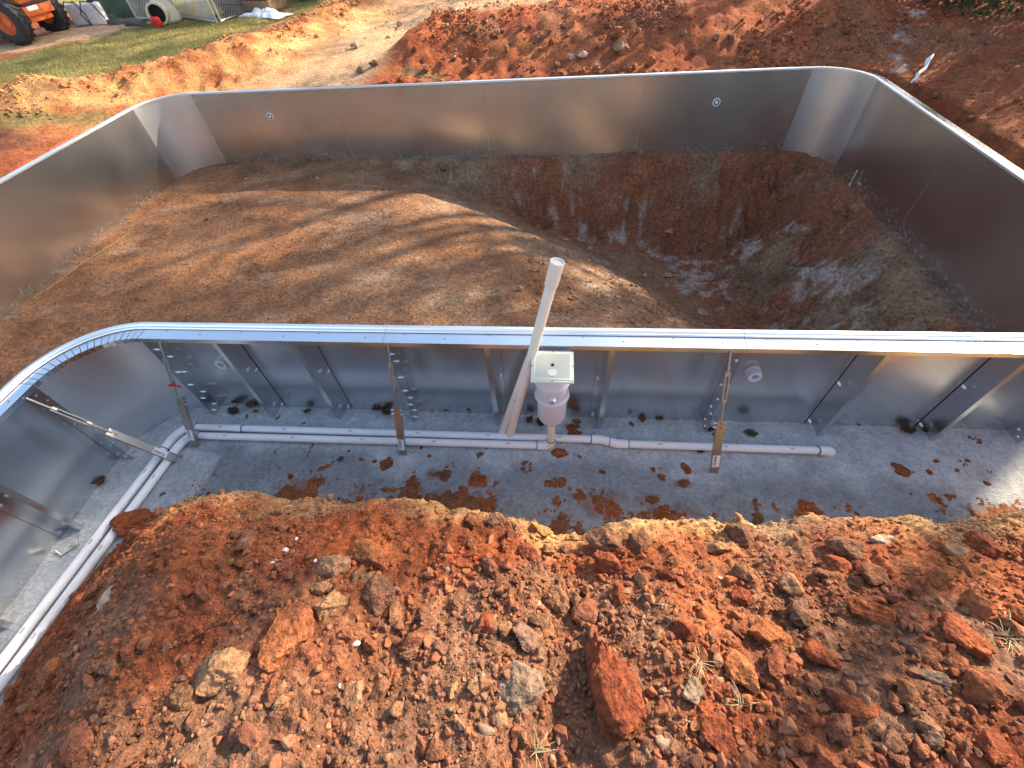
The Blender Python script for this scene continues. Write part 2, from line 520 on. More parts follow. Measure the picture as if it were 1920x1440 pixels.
def concrete_mat():
    mt, nt, b = new_mat('concrete')
    p = wpos(nt)
    at = N(nt, 'ShaderNodeAttribute', attribute_name='mud').outputs['Fac']
    wet = N(nt, 'ShaderNodeAttribute', attribute_name='wet').outputs['Fac']
    n1 = noise(nt, p, 5, 6, 0.65)
    n2 = noise(nt, p, 38, 5, 0.65)
    c = ramp(nt, n1, [(0.3, (0.36, 0.375, 0.38)), (0.7, (0.57, 0.59, 0.595))])
    c = mix(nt, 1.0, c, ramp(nt, n2, [(0.30, 0.72), (0.62, 1.10)]), 'MULTIPLY')
    c = mix(nt, math_(nt, 'MULTIPLY', wet, 0.9), c, mix(nt, 1.0, c, (0.46, 0.48, 0.50), 'MULTIPLY'))
    mudc = mix(nt, noise(nt, p, 14, 4), (0.36, 0.105, 0.026), (0.19, 0.080, 0.036))
    mm = math_(nt, 'SUBTRACT', math_(nt, 'ADD', at, math_(nt, 'MULTIPLY', noise(nt, p, 15, 7, 0.72), 1.3)), 1.05)
    mf = ramp(nt, mm, [(-0.0, 0.0), (0.25, 0.55)])
    c = mix(nt, mf, c, mudc)
    # leaf litter specks
    sp = ramp(nt, noise(nt, p, 60, 2, 0.5), [(0.70, 0.0), (0.74, 0.8)])
    c = mix(nt, sp, c, (0.07, 0.05, 0.04))
    nt.links.new(c, b.inputs['Base Color'])
    b.inputs['Roughness'].default_value = 0.8
    nt.links.new(ramp(nt, wet, [(0.0, 0.85), (1.0, 0.62)]), b.inputs['Roughness'])
    b.inputs['Specular IOR Level'].default_value = 0.25
    mp = N(nt, 'ShaderNodeMapping')
    mp.inputs['Rotation'].default_value = (0, 0, 0.5)
    mp.inputs['Scale'].default_value = (1, 3.0, 1)
    nt.links.new(p, mp.inputs['Vector'])
    br = noise(nt, mp.outputs[0], 26, 4, 0.6)
    hh = math_(nt, 'ADD', br, math_(nt, 'MULTIPLY', n2, 0.8))
    hh = math_(nt, 'ADD', hh, math_(nt, 'MULTIPLY', mf, 0.7))
    hh = math_(nt, 'ADD', hh, math_(nt, 'MULTIPLY', math_(nt, 'MULTIPLY', noise(nt, p, 34, 4, 0.7), mf), 1.2))
    bump(nt, b, hh, 0.8, 0.012)
    MAT['concrete'] = mt
concrete_mat()

# ------------------------------------------------------------------ mesh helpers
def link(name, me, mat=None, parent=None, smooth=None):
    o = bpy.data.objects.new(name, me)
    COL.objects.link(o)
    if mat is not None:
        if len(me.materials) == 0:
            me.materials.append(MAT[mat])
    if parent is not None:
        o.parent = parent
    if smooth is not None:
        me.polygons.foreach_set('use_smooth', [True] * len(me.polygons))
        me.set_sharp_from_angle(angle=R(smooth))
    return o
def tag(o, label, cat, group=None, kind=None):
    if label:
        o['label'] = label
    if cat:
        o['category'] = cat
    if group:
        o['group'] = group
    if kind:
        o['kind'] = kind
    return o
def empty(name, loc=(0, 0, 0), rz=0.0):
    o = bpy.data.objects.new(name, None)
    o.empty_display_size = 0.1
    COL.objects.link(o)
    o.location = loc
    o.rotation_euler = (0, 0, rz)
    return o

class MB:
    def __init__(s):
        s.v = []; s.f = []
    def add(s, vs, fs):
        n = len(s.v)
        s.v += [tuple(map(float, v)) for v in vs]
        s.f += [tuple(i + n for i in f) for f in fs]
        return s
    def box(s, lo, hi, M=None):
        x0, y0, z0 = lo; x1, y1, z1 = hi
        vs = [(x0, y0, z0), (x1, y0, z0), (x1, y1, z0), (x0, y1, z0), (x0, y0, z1), (x1, y0, z1), (x1, y1, z1), (x0, y1, z1)]
        if M is not None:
            vs = [tuple(M @ Vector(v)) for v in vs]
        return s.add(vs, [(0, 3, 2, 1), (4, 5, 6, 7), (0, 1, 5, 4), (1, 2, 6, 5), (2, 3, 7, 6), (3, 0, 4, 7)])
    def tube(s, pts, rad, seg=14, caps=True, hollow=None):
        pts = [Vector(p) for p in pts]
        if not isinstance(rad, (list, tuple)):
            rad = [rad] * len(pts)
        vs = []; fs = []
        prev = None
        for i, p in enumerate(pts):
            t = ((pts[i + 1] - p) if i == 0 else (p - pts[i - 1]) if i == len(pts) - 1 else (pts[i + 1] - pts[i - 1]))
            if t.length < 1e-9:
                t = pts[min(i + 1, len(pts) - 1)] - pts[max(i - 2, 0)]
            t.normalize()
            if prev is None:
                a = t.orthogonal().normalized()
            else:
                a = prev - t * prev.dot(t)
                a.normalize()
            prev = a
            b = t.cross(a)
            for k in range(seg):
                an = 2 * math.pi * k / seg
                vs.append(p + (a * math.cos(an) + b * math.sin(an)) * rad[i])
        n = len(pts)
        for i in range(n - 1):
            for k in range(seg):
                k2 = (k + 1) % seg
                fs.append((i * seg + k, i * seg + k2, (i + 1) * seg + k2, (i + 1) * seg + k))
        if caps:
            fs.append(tuple(range(seg - 1, -1, -1)))
            fs.append(tuple((n - 1) * seg + k for k in range(seg)))
        return s.add(vs, fs)
    def lathe(s, prof, origin, axis=(0, 0, 1), seg=28, caps=True):
        """prof: list of (radius, distance along axis)"""
        ax = Vector(axis).normalized()
        a = ax.orthogonal().normalized(); b = ax.cross(a)
        o = Vector(origin)
        vs = []; fs = []
        for r, h in prof:
            for k in range(seg):
                an = 2 * math.pi * k / seg
                vs.append(o + ax * h + (a * math.cos(an) + b * math.sin(an)) * r)
        for i in range(len(prof) - 1):
            for k in range(seg):
                k2 = (k + 1) % seg
                fs.append((i * seg + k, i * seg + k2, (i + 1) * seg + k2, (i + 1) * seg + k))
        if caps and prof[0][0] > 1e-6:
            fs.append(tuple(range(seg - 1, -1, -1)))
        if caps and prof[-1][0] > 1e-6:
            fs.append(tuple((len(prof) - 1) * seg + k for k in range(seg)))
        return s.add(vs, fs)
    def mesh(s, name):
        me = bpy.data.meshes.new(name)
        me.from_pydata(s.v, [], s.f)
        me.validate()
        me.update()
        return me
    def build(s, name, mat, parent=None, smooth=None, bevel=0.0):
        if bevel > 0:
            bm = bmesh.new()
            me = s.mesh(name)
            bm.from_mesh(me)
            bmesh.ops.remove_doubles(bm, verts=bm.verts, dist=1e-6)
            es = [e for e in bm.edges if len(e.link_faces) == 2 and e.calc_face_angle(0) > 0.6]
            bmesh.ops.bevel(bm, geom=es, offset=bevel, segments=2, profile=0.6, affect='EDGES')
            bm.to_mesh(me)
            bm.free()
            return link(name, me, mat, parent, 40 if smooth is None else smooth)
        return link(name, s.mesh(name), mat, parent, smooth)

def copy_tree(o, parent=None):
    c = o.copy()
    COL.objects.link(c)
    c.parent = parent
    for ch in list(o.children):
        copy_tree(ch, c)
    return c

def np_mesh(name, V, F, attrs=None, smooth=True):
    """V (n,3), F (m,k) with k = 3 or 4"""
    me = bpy.data.meshes.new(name)
    V = np.ascontiguousarray(V, np.float32); F = np.ascontiguousarray(F, np.int32)
    k = F.shape[1]
    me.vertices.add(len(V)); me.vertices.foreach_set('co', V.ravel())
    me.loops.add(F.size); me.loops.foreach_set('vertex_index', F.ravel())
    me.polygons.add(len(F)); me.polygons.foreach_set('loop_start', np.arange(0, F.size, k, dtype=np.int32))
    me.polygons.foreach_set('use_smooth', np.full(len(F), smooth, bool))
    me.update(calc_edges=True)
    for nm, arr in (attrs or {}).items():
        arr = np.asarray(arr, np.float32)
        if arr.ndim == 2:
            a = me.attributes.new(nm, 'FLOAT_COLOR', 'POINT')
            full = np.ones((len(V), 4), np.float32); full[:, :3] = arr
            a.data.foreach_set('color', full.ravel())
        else:
            a = me.attributes.new(nm, 'FLOAT', 'POINT')
            a.data.foreach_set('value', arr)
    return me

def grid_mesh(name, xs, ys, hf, keep=None, colf=None, extra=None, snap=None):
    X, Y = np.meshgrid(xs, ys)
    Z = hf(X, Y)
    nx, ny = len(xs), len(ys)
    idx = np.arange(nx * ny).reshape(ny, nx)
    F = np.stack([idx[:-1, :-1], idx[:-1, 1:], idx[1:, 1:], idx[1:, :-1]], -1).reshape(-1, 4)
    V = np.stack([X.ravel(), Y.ravel(), Z.ravel()], 1)
    if snap is not None:
        sdv = pool_sd(V[:, 0], V[:, 1])
        k = (sdv < snap) & (sdv > -0.2)
        e_ = 0.004
        px_, py_ = V[k, 0], V[k, 1]
        gx = pool_sd(px_ + e_, py_) - pool_sd(px_ - e_, py_); gy = pool_sd(px_, py_ + e_) - pool_sd(px_, py_ - e_)
        gl = np.maximum(np.hypot(gx, gy), 1e-9)
        V[k, 0] += gx / gl * (snap - sdv[k]); V[k, 1] += gy / gl * (snap - sdv[k])
    if keep is not None:
        K = keep(X, Y, Z).ravel()
        F = F[K[F].any(1)]
        used = np.zeros(len(V), bool); used[F.ravel()] = True
        re = np.cumsum(used) - 1
        F = re[F]; V = V[used]
    at = {}
    if colf is not None:
        at['col'] = colf(V[:, 0], V[:, 1], V[:, 2])
    if extra is not None:
        at.update(extra(V[:, 0], V[:, 1], V[:, 2]))
    return np_mesh(name, V, F, at)

# ------------------------------------------------------------------ earth colours
C_RED = np.array([0.265, 0.066, 0.026]); C_ORG = np.array([0.36, 0.118, 0.044]); C_TAN = np.array([0.47, 0.31, 0.175])
C_BRN = np.array([0.19, 0.086, 0.045]); C_GRY = np.array([0.225, 0.138, 0.090]); C_YEL = np.array([0.58, 0.34, 0.13])
C_GRS = np.array([0.20, 0.165, 0.065]); C_WHT = np.array([0.50, 0.46, 0.43])
def lerp(a, b, t):
    t = np.clip(np.asarray(t), 0, 1)[..., None]
    return a * (1 - t) + b * t
def bank_col(x, y, z):
    n = fbm(x * 1.6, y * 1.6, oct=4, seed=101)
    n2 = fbm(x * 3.5, y * 3.5, oct=3, seed=102)
    c = lerp(C_RED, C_ORG, 0.45 + 1.1 * n2)
    # browner, greyer towards the middle and the photographer's feet
    br = sstep(-0.25, 0.25, n + 0.9 * sstep(-1.35, -1.9, y) * np.exp(-((x - 0.3) / 1.3) ** 2) - 0.30)
    c = lerp(c, lerp(C_BRN, C_GRY, 0.5 + n2), 0.78 * br)
    lip = np.interp(x, LIPX, LIPY)
    # golden sunlight on the lip, painted into the soil colour
    e = sstep(-0.24, -0.02, y - lip + 0.14 * n2) * sstep(-2.0, -1.7, x)
    c = lerp(c, lerp(C_YEL, C_TAN, 0.5 + n), 0.8 * e)
    rd = np.exp(-((x + 0.45) / 0.28) ** 2 - ((y + 1.35) / 0.25) ** 2)
    c = lerp(c, np.array([0.42, 0.10, 0.03]), 0.8 * rd)
    return c
def land_col(x, y, z):
    n = fbm(x * 0.9, y * 0.9, oct=4, seed=111)
    n2 = fbm(x * 3.1, y * 3.1, oct=3, seed=112)
    c = lerp(C_RED, C_ORG, 0.40 + 0.9 * n2)
    c = lerp(c, C_BRN, 0.6 * sstep(0.0, 0.5, n))
    c = lerp(c, C_TAN, 0.85 * track_mask(x, y))
    lf = 1 - sstep(1.0, 2.0, np.minimum(dseg(x, y, -7.6, 6.0, -5.4, 8.0), dseg(x, y, -5.7, 7.7, -5.0, 12.5)) + 0.5 * n2)
    c = lerp(c, lerp(C_ORG, C_YEL, 0.55 + n2), 0.75 * lf)
    back = sstep(8.8, 10.2, y + 0.5 * n2) * sstep(-5, -3, x) * (1 - sstep(3.0, 6.0, x))
    c = lerp(c, C_TAN, 0.75 * back)
    c = lerp(c, lerp(C_GRS, np.array([0.30, 0.26, 0.10]), 0.5 + n2), lawn_mask(x, y))
    wh = np.exp(-((x - 6.45) / 0.35) ** 2 - ((y - 8.0) / 0.5) ** 2) + np.exp(-(dseg(x, y, 5.6, 6.0, 6.0, 7.2) / 0.16) ** 2)
    c = lerp(c, np.array([0.40, 0.32, 0.27]), 0.75 * sstep(0.30, 0.8, wh * (0.6 + 1.2 * fbm(x * 7, y * 7, oct=3, seed=119)) + 0.3 * n2))
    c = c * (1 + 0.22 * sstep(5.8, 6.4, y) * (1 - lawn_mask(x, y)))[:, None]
    # thin turf on the ledge beside the left wall and by the far wall
    g = np.exp(-(dseg(x, y, -8.6, 4.3, -6.9, 5.2) / 0.22) ** 2) + np.exp(-(dseg(x, y, -2.2, 6.75, -1.6, 6.62) / 0.12) ** 2)
    c = lerp(c, np.array([0.13, 0.13, 0.05]), 0.7 * sstep(0.3, 0.8, g + 0.4 * n2))
    return c
def floor_col(x, y, z):
    n = fbm(x * 1.1, y * 1.1, oct=4, seed=121)
    n2 = fbm(x * 4, y * 4, oct=4, seed=122)
    c = lerp(np.array([0.215, 0.098, 0.046]), np.array([0.30, 0.165, 0.090]), 0.30 + 0.8 * n + 0.5 * n2)
    dust = fbm(x * 1.4 + 0.6 * y, y * 3.2 - 0.8 * x, oct=5, seed=128, gain=0.62)
    c = lerp(c, np.array([0.40, 0.275, 0.18]), 0.45 * sstep(0.05, 0.40, dust))
    c = lerp(c, np.array([0.18, 0.090, 0.048]), 0.4 * sstep(0.05, 0.42, -dust))
    c = lerp(c, np.array([0.34, 0.145, 0.060]), 0.55 * sstep(-2.4, -3.4, x - 0.0 * y) * sstep(-0.2, 0.3, n2 + 0.2))
    deep = sstep(-0.02, -0.3, z)
    dc = lerp(np.array([0.20, 0.110, 0.060]), np.array([0.29, 0.175, 0.102]), 0.5 + 1.0 * n2)
    side = np.maximum(np.maximum(deep, sstep(3.5, 4.2, x)), sstep(4.4, 4.9, y)) * np.maximum(sstep(1.6, 2.6, x), sstep(4.0, 4.6, y) * sstep(-1.4, 0.4, x))
    dc = lerp(dc, np.array([0.26, 0.085, 0.038]), 0.85 * side * sstep(-0.25, 0.35, n + 0.12 * (y - 3) + 0.05))
    blot = fbm(x * 1.7 + 3, y * 1.7, oct=4, seed=125)
    fleck = fbm(x * 6.0, y * 6.0, oct=4, seed=127, gain=0.65)
    spot = np.exp(-((x - 3.35) / 0.55) ** 2 - ((y - 1.95) / 0.55) ** 2) + 0.8 * np.exp(-((x - 2.75) / 0.35) ** 2 - ((y - 3.7) / 0.6) ** 2) + 0.7 * np.exp(-((x - 4.1) / 0.3) ** 2 - ((y - 2.9) / 0.5) ** 2) + 0.5 * np.exp(-((x - 0.75) / 0.3) ** 2 - ((y - 4.7) / 0.3) ** 2)
    dc = lerp(dc, np.array([0.46, 0.37, 0.30]), 0.7 * deep * sstep(0.18, 0.55, 0.75 * fleck + 0.35 * blot + 0.42 * spot))
    wallside = np.maximum(sstep(3.3, 4.2, x), sstep(4.4, 4.9, y) * sstep(-2.2, -1.2, x))
    c = lerp(c, dc, np.maximum(deep, wallside))
    return c

# ------------------------------------------------------------------ structure: ground, pool floor, concrete collar
me = grid_mesh('pool_floor', np.arange(XL - .1, XR + .12, 0.028), np.arange(YB - .1, YF + .12, 0.028), floor_h,
               keep=lambda X, Y, Z: pool_sd(X, Y) < 0.03, colf=floor_col)
o = link('pool_floor', me, 'pool_earth'); o['kind'] = 'structure'

def conc_attr(x, y, z):
    d = pool_sd(x, y)
    n = fbm(x * 2.2, y * 2.2, oct=4, seed=131)
    near = sstep(0.45, 1.0, d + 0.25 * n)
    # red mud tracked in along the bank, patches out on the slab
    leg = (x < -2.2) & (y < -0.5)
    mud = 0.20 + np.where(leg, 0.06, 0.20 * near + 0.20 * sstep(0.55, 0.9, d) * sstep(-0.1, 0.35, n))
    for px, py, r, a in ((0.0, -0.66, .08, .45), (-.35, -.62, .07, .42), (1.55, -.60, .06, .55), (3.15, -.42, .06, .45), (.95, -.80, .16, .45),
                         (0.72, -.12, .05, .6), (0.74, -.18, .05, .6), (-0.75, -.55, .06, .5), (3.6, -.80, .2, .42), (1.3, -.75, .06, .5), (-1.4, -.82, .2, .32), (0.62, -.38, .05, .5)):
        mud = np.maximum(mud, 0.2 + (0.2 + a) * np.exp(-((x - px) ** 2 + ((y - py) * 1.4) ** 2) / r ** 2))
    wet = sstep(0.32, 0.58, d + 0.30 * fbm(x * 1.7, y * 1.7, oct=4, seed=135)) * np.where(leg, 0.35, 1.0)
    return {'mud': mud, 'wet': wet}
me = grid_mesh('concrete_collar', np.arange(-4.6, 6.2, 0.022), np.arange(-3.6, 0.06, 0.022), concrete_h,
               keep=lambda X, Y, Z: (pool_sd(X, Y) > 0.004) & (pool_sd(X, Y) < 1.35) & (X > -3.2), extra=conc_attr, snap=0.0045)
o = link('concrete_collar', me, 'concrete'); o['kind'] = 'structure'
# trodden mud lying on the slab, a few millimetres thick
def mud_t(x, y):
    md = conc_attr(x, y, x)['mud']
    k = md + 0.62 * fbm(x * 8, y * 8, oct=5, seed=141, gain=0.6) - 0.475
    return sstep(0.0, 0.22, k) * 0.011 * (0.75 + 0.7 * fbm(x * 24, y * 24, oct=3, seed=142))
me = grid_mesh('mud_smears', np.arange(-2.5, 4.5, 0.0105), np.arange(-1.2, -0.05, 0.0105), lambda X, Y: concrete_h(X, Y) + 1.2 * mud_t(X, Y) - 0.0015,
               keep=lambda X, Y, Z: (mud_t(X, Y) > 0.0012) & (pool_sd(X, Y) > 0.03),
               colf=lambda x, y, z: lerp(np.array([0.33, 0.095, 0.028]), np.array([0.20, 0.095, 0.05]), 0.5 + 1.3 * fbm(x * 3, y * 3, oct=3, seed=143)))
o = link('mud_smears', me, 'earth'); o['kind'] = 'stuff'
def ring_attr(x, y, z):
    return {'mud': np.full(len(x), 0.35), 'wet': np.full(len(x), 0.3)}
me = grid_mesh('concrete_collar', np.arange(-7.6, 6.3, 0.10), np.arange(-5.9, 7.0, 0.10), lambda X, Y: concrete_h(X, Y) - 0.012,
               keep=lambda X, Y, Z: (pool_sd(X, Y) > 0.004) & (pool_sd(X, Y) < 1.3) & ~((X > -3.1) & (Y < 0.0) & (X < 4.6)), extra=ring_attr, snap=0.0045)
o = link('concrete_collar', me, 'concrete'); o['kind'] = 'structure'

BX0, BX1, BY0, BY1 = -3.0, 4.6, -3.4, -0.62
def blend_h(x, y, fine=True):
    """bank in front, ordinary land elsewhere, one continuous surface"""
    b = bank_h(x, y, fine)
    l = land_h(x, y, fine)
    t = sstep(2.9, 4.2, x) * sstep(-1.9, -0.9, y)
    t = np.maximum(t, sstep(-2.7, -3.3, y))
    t = np.maximum(t, sstep(3.6, 4.4, x))
    lf = np.where((y < -0.5) & (x > -3.08), np.maximum(l, b), l)
    return b * (1 - t) + lf * t
me = grid_mesh('earth_bank', np.arange(BX0, BX1 + .01, 0.0125), np.arange(BY0, BY1 + .01, 0.0125), blend_h,
               keep=lambda X, Y, Z: Z > -0.05, colf=bank_col)
o = link('earth_bank', me, 'earth'); o['kind'] = 'structure'
def outer_h(x, y):
    inb = (x > BX0) & (x < BX1) & (y > BY0) & (y < BY1)
    z = np.where((x > BX0 - .4) & (x < BX1) & (y < -0.5), blend_h(x, y), land_h(x, y))
    return z
xs = np.concatenate([np.arange(-34, -13, 0.5), np.arange(-13, -9, 0.10), np.arange(-9, 9, 0.065), np.arange(9, 13, 0.12), np.arange(13, 34.1, 0.5)])
ys = np.concatenate([np.arange(-30, -5, 0.5), np.arange(-5, 5.9, 0.075), np.arange(5.9, 11, 0.06), np.arange(11, 14, 0.10), np.arange(14, 34.1, 0.5)])
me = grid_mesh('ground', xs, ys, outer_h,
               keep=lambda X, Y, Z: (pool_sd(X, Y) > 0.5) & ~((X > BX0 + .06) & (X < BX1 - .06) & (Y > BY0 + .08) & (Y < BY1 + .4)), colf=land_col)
o = link('ground', me, 'earth'); o['kind'] = 'structure'
mb = MB()
K = 64
inner = [(-33.9, -29.9), (33.9, -29.9), (33.9, 33.9), (-33.9, 33.9)]
big = 900
mb.add([(x, y, 0.93) for x, y in inner] + [(-big, -big, 0.93), (big, -big, 0.93), (big, big, 0.93), (-big, big, 0.93)],
       [(0, 4, 5, 1), (1, 5, 6, 2), (2, 6, 7, 3), (3, 7, 4, 0)])
plain('far_field', (0.14, 0.14, 0.06), 0.95, vary=0.3, scale=0.2)
o = mb.build('far_ground', 'far_field'); o['kind'] = 'structure'

# ------------------------------------------------------------------ the steel pool wall
pool = empty('pool_wall', (-0.7, 2.7, 0.0))
tag(pool, 'galvanised steel panel pool wall standing round the dug-out pool', 'pool wall')
PW = Matrix.Translation((0.7, -2.7, 0.0))          # children are written in world coordinates
def wchild(o, parent=pool):
    o.parent = parent
    if parent is pool:
        o.matrix_parent_inverse = PW
    return o

def sweep(path, prof, closed_prof=True):
    """path: list of (x, y); prof: list of (out, z): out = distance outwards from the water"""
    n = len(path)
    nor = []
    for i in range(n):
        a = path[max(i - 1, 0)]; b = path[min(i + 1, n - 1)]
        tx, ty = b[0] - a[0], b[1] - a[1]
        L = math.hypot(tx, ty)
        nor.append((ty / L, -tx / L))          # right hand side of a ccw path = outside
    mb_ = MB()
    vs = []
    k = len(prof)
    for (x, y), (nx, ny) in zip(path, nor):
        for o_, z in prof:
            vs.append((x + nx * o_, y + ny * o_, z))
    fs = []
    for i in range(n - 1):
        for j in range(k if closed_prof else k - 1):
            j2 = (j + 1) % k
            fs.append((i * k + j, (i + 1) * k + j, (i + 1) * k + j2, i * k + j2))
    if closed_prof:
        fs.append(tuple(range(k)))
        fs.append(tuple((n - 1) * k + j for j in range(k - 1, -1, -1)))
    mb_.add(vs, fs)
    return mb_

G = 0.0015                                        # half of the hairline gap at a seam
def straight(a, b, n=2):
    a = Vector(a); b = Vector(b)
    d = (b - a).normalized()
    a = a + d * G; b = b - d * G
    return [tuple(a + (b - a) * i / (n - 1)) for i in range(n)]
FL = 0.145                                        # width of the top flange
SHEET = [(0.0, -0.06), (0.0, H), (0.004, H), (0.004, -0.06)]
FLANGE = [(0.0, H - 0.004), (0.0, H + 0.0005), (FL, H + 0.0005), (FL, H - 0.036), (FL - 0.004, H - 0.036), (FL - 0.004, H - 0.004)]
TRACK = [(-0.012, H + 0.004), (-0.012, H + 0.022), (-0.004, H + 0.028), (0.020, H + 0.028), (0.026, H + 0.016), (0.040, H + 0.016), (0.044, H + 0.004)]
CAPN = []
def panel(path, curved=False, screws=True):
    p = sweep(path, SHEET).build('wall_panel', 'corner_steel' if curved else 'sheet_steel', None, 30)
    wchild(p)
    c = sweep(path, TRACK).build('liner_track', 'track_steel', None, 30)
    wchild(c)
    return p
def straight_panel(a, b):
    path = straight(a, b)
    p = panel(path)
    f = sweep(path, FLANGE).build('coping_flange', 'coping_steel', None, 30)
    wchild(f)
    # screw heads along the flange
    A = Vector(path[0]); B = Vector(path[1]); d = (B - A); L = d.length; d.normalize()
    nn = Vector((d.y, -d.x))
    sc_ = MB()
    k = max(2, int(L / 0.28))
    for i in range(k):
        q = A + d * (L * (i + 0.5) / k + random.uniform(-.03, .03)) + nn * (0.095 if i % 2 else 0.06)
        sc_.lathe([(0.0045, 0.0), (0.0045, 0.0015), (0.0, 0.0016)], (q.x, q.y, H + 0.0006), seg=8)
    s_ = sc_.build('screw_holes', 'hole_black', f)
    s_['kind'] = 'stuff'
    return p
def tabs(cx, cy, a0, a1, n, inward):
    """corner flange cut into tabs; inward: the flange points to the arc's centre"""
    for i in range(n):
        b0 = a0 + (a1 - a0) * i / n
        b1 = a0 + (a1 - a0) * (i + 1) / n
        mid = (b0 + b1) / 2
        r0 = RC
        wv = abs(b1 - b0) * RC * 0.5
        if inward:
            t = MB()
            w0 = wv * 0.97; w1 = wv * (RC - FL) / RC * 0.86
            sgn = -1
        else:
            t = MB()
            w0 = wv * 0.985; w1 = wv * 0.96
            sgn = 1
        ca, sa = math.cos(mid), math.sin(mid)
        def P(r, tt, z):
            return (cx + ca * r - sa * tt, cy + sa * r + ca * tt, z)
        zt = H + 0.0005 + random.uniform(-0.002, 0.001)
        r1 = r0 + sgn * FL
        ti = 0.004
        top = [P(r0, -w0, H), P(r0, w0, H), P(r1, w1, zt), P(r1, -w1, zt)]
        bot = [P(r0, -w0, H - ti), P(r0, w0, H - ti), P(r1 - sgn * ti, w1, zt - ti), P(r1 - sgn * ti, -w1, zt - ti)]
        lipo = [P(r1, w1, zt - 0.036), P(r1, -w1, zt - 0.036)]
        lipi = [P(r1 - sgn * ti, w1, zt - 0.036), P(r1 - sgn * ti, -w1, zt - 0.036)]
        vs = top + bot + lipo + lipi
        fs = [(0, 1, 2, 3), (7, 6, 5, 4), (0, 4, 5, 1), (3, 2, 8, 9), (6, 7, 11, 10), (9, 8, 10, 11), (1, 5, 6, 2), (0, 3, 7, 4), (2, 6, 10, 8), (3, 9, 11, 7)]
        t.add(vs, fs)
        ob = t.build('flange_tab', 'coping_steel', None)
        wchild(ob)
def corner(cx, cy, a0, a1, ntab, inward):
    g = G / RC * (1 if a1 > a0 else -1)
    path = arc(cx, cy, a0 + g, a1 - g, 20)
    p = panel(path, curved=True)
    tabs(cx, cy, a0 + g * 2, a1 - g * 2, ntab, inward)
    return p

corner(X0 + RC, -RC, math.pi, P2, 17, True)
near_x = [X0 + RC, -0.62, 1.80, XR - RC]
near_panels = [straight_panel((near_x[i], 0), (near_x[i + 1], 0)) for i in range(3)]
corner(XR - RC, RC, -P2, 0, 15, False)
ry = [RC, 3.02, YF - RC]
for i in range(2):
    straight_panel((XR, ry[i]), (XR, ry[i + 1]))
corner(XR - RC, YF - RC, 0, P2, 15, False)
fx = [XR - RC, 1.80, -0.62, -3.02, XL + RC]
far_panels = [straight_panel((fx[i], YF), (fx[i + 1], YF)) for i in range(4)]
corner(XL + RC, YF - RC, P2, math.pi, 15, False)
ly = [YF - RC, 2.44, 0.0, -2.0, YB + RC]
for i in range(4):
    straight_panel((XL, ly[i]), (XL, ly[i + 1]))
corner(XL + RC, YB + RC, math.pi, 3 * P2, 15, False)
straight_panel((XL + RC, YB), (X0 - RC, YB))
corner(X0 - RC, YB + RC, -P2, 0, 15, False)
straight_panel((X0, YB + RC), (X0, -2.55))
leg_panel = straight_panel((X0, -2.55), (X0, -RC))

# vertical stiffeners and bolted panel ends on the outside
def stiff(pt, nrm, side, seam, bolts=True, parent=pool, depth=0.125):
    """pt on the wall line, nrm outward; side = +1/-1: which way the wall foot of the section points"""
    p = Vector((pt[0], pt[1], 0)); n = Vector((nrm[0], nrm[1], 0)); t = Vector((-n.y, n.x, 0)) * side
    M = Matrix(((t.x, n.x, 0, p.x), (t.y, n.y, 0, p.y), (0, 0, 1, 0), (0, 0, 0, 1)))
    b = MB()
    zt = H - 0.012; zb = 0.02
    b.box((0.0, 0.005, zb), (0.004, depth, zt), M)                    # web
    if not seam:
        b.box((0.004, 0.0052, zb), (0.062, 0.009, zt), M)              # foot against the sheet
        b.box((-0.034, depth - 0.004, zb), (-0.0005, depth, zt), M)     # outer lip
        ob = b.build('stiffener', 'sheet_steel', None)
        wchild(ob)
        k = MB()
        for z in (0.14, 0.60, 0.98):
            c = M @ Vector((0.04, 0.009, z))
            k.lathe([(0.012, 0), (0.012, 0.006), (0.008, 0.007), (0.008, 0.022), (0, 0.0225)], c, n, seg=6)
    else:
        b.box((-0.0065, 0.005, zb), (-0.0025, depth, zt), M)
        ob = b.build('panel_end_flange', 'sheet_steel', None)
        wchild(ob)
        k = MB()
        for i, z in enumerate((0.13, 0.17, 0.30, 0.34, 0.48, 0.60, 0.64, 0.78, 0.90, 0.95)):
            yy = 0.045 if i % 2 else 0.085
            c = M @ Vector((0.004, yy, z))
            k.lathe([(0.011, 0), (0.011, 0.007), (0.006, 0.008), (0.006, 0.026), (0, 0.0265)], c, t, seg=6)
            c = M @ Vector((-0.0065, yy, z))
            k.lathe([(0.011, 0), (0.011, 0.007), (0, 0.0075)], c, -t, seg=6)
    kb = k.build('bolts', 'bolt_steel', ob)
    kb['kind'] = 'stuff'
    return ob
for x in (-1.90, -1.28):
    stiff((x, -0.004), (0, -1), 1, False)
stiff((0.12, -0.004), (0, -1), 1, False)
stiff((0.94, -0.004), (0, -1), -1, False)
for x in (2.66, 3.48):
    stiff((x, -0.004), (0, -1), -1, False)
for x in (X0 + RC, -0.62, 1.80, XR - RC):
    stiff((x, -0.004), (0, -1), 1, True)
stiff((X0 + 0.004, -RC), (1, 0), 1, True)
for y in (-1.22, -1.88):
    stiff((X0 + 0.004, y), (1, 0), -1, False)
stiff((X0 + 0.004, -2.55), (1, 0), 1, True)
for x in (3.0, 0.6, -1.8, -4.2):
    stiff((x, YF + 0.004), (0, 1), 1, False)
for y in (1.2, 1.9, 3.6, 4.2):
    stiff((XR + 0.004, y), (1, 0), 1, False)
for y in (3.6, 1.2, -1.0):
    stiff((XL - 0.004, y), (-1, 0), 1, False)

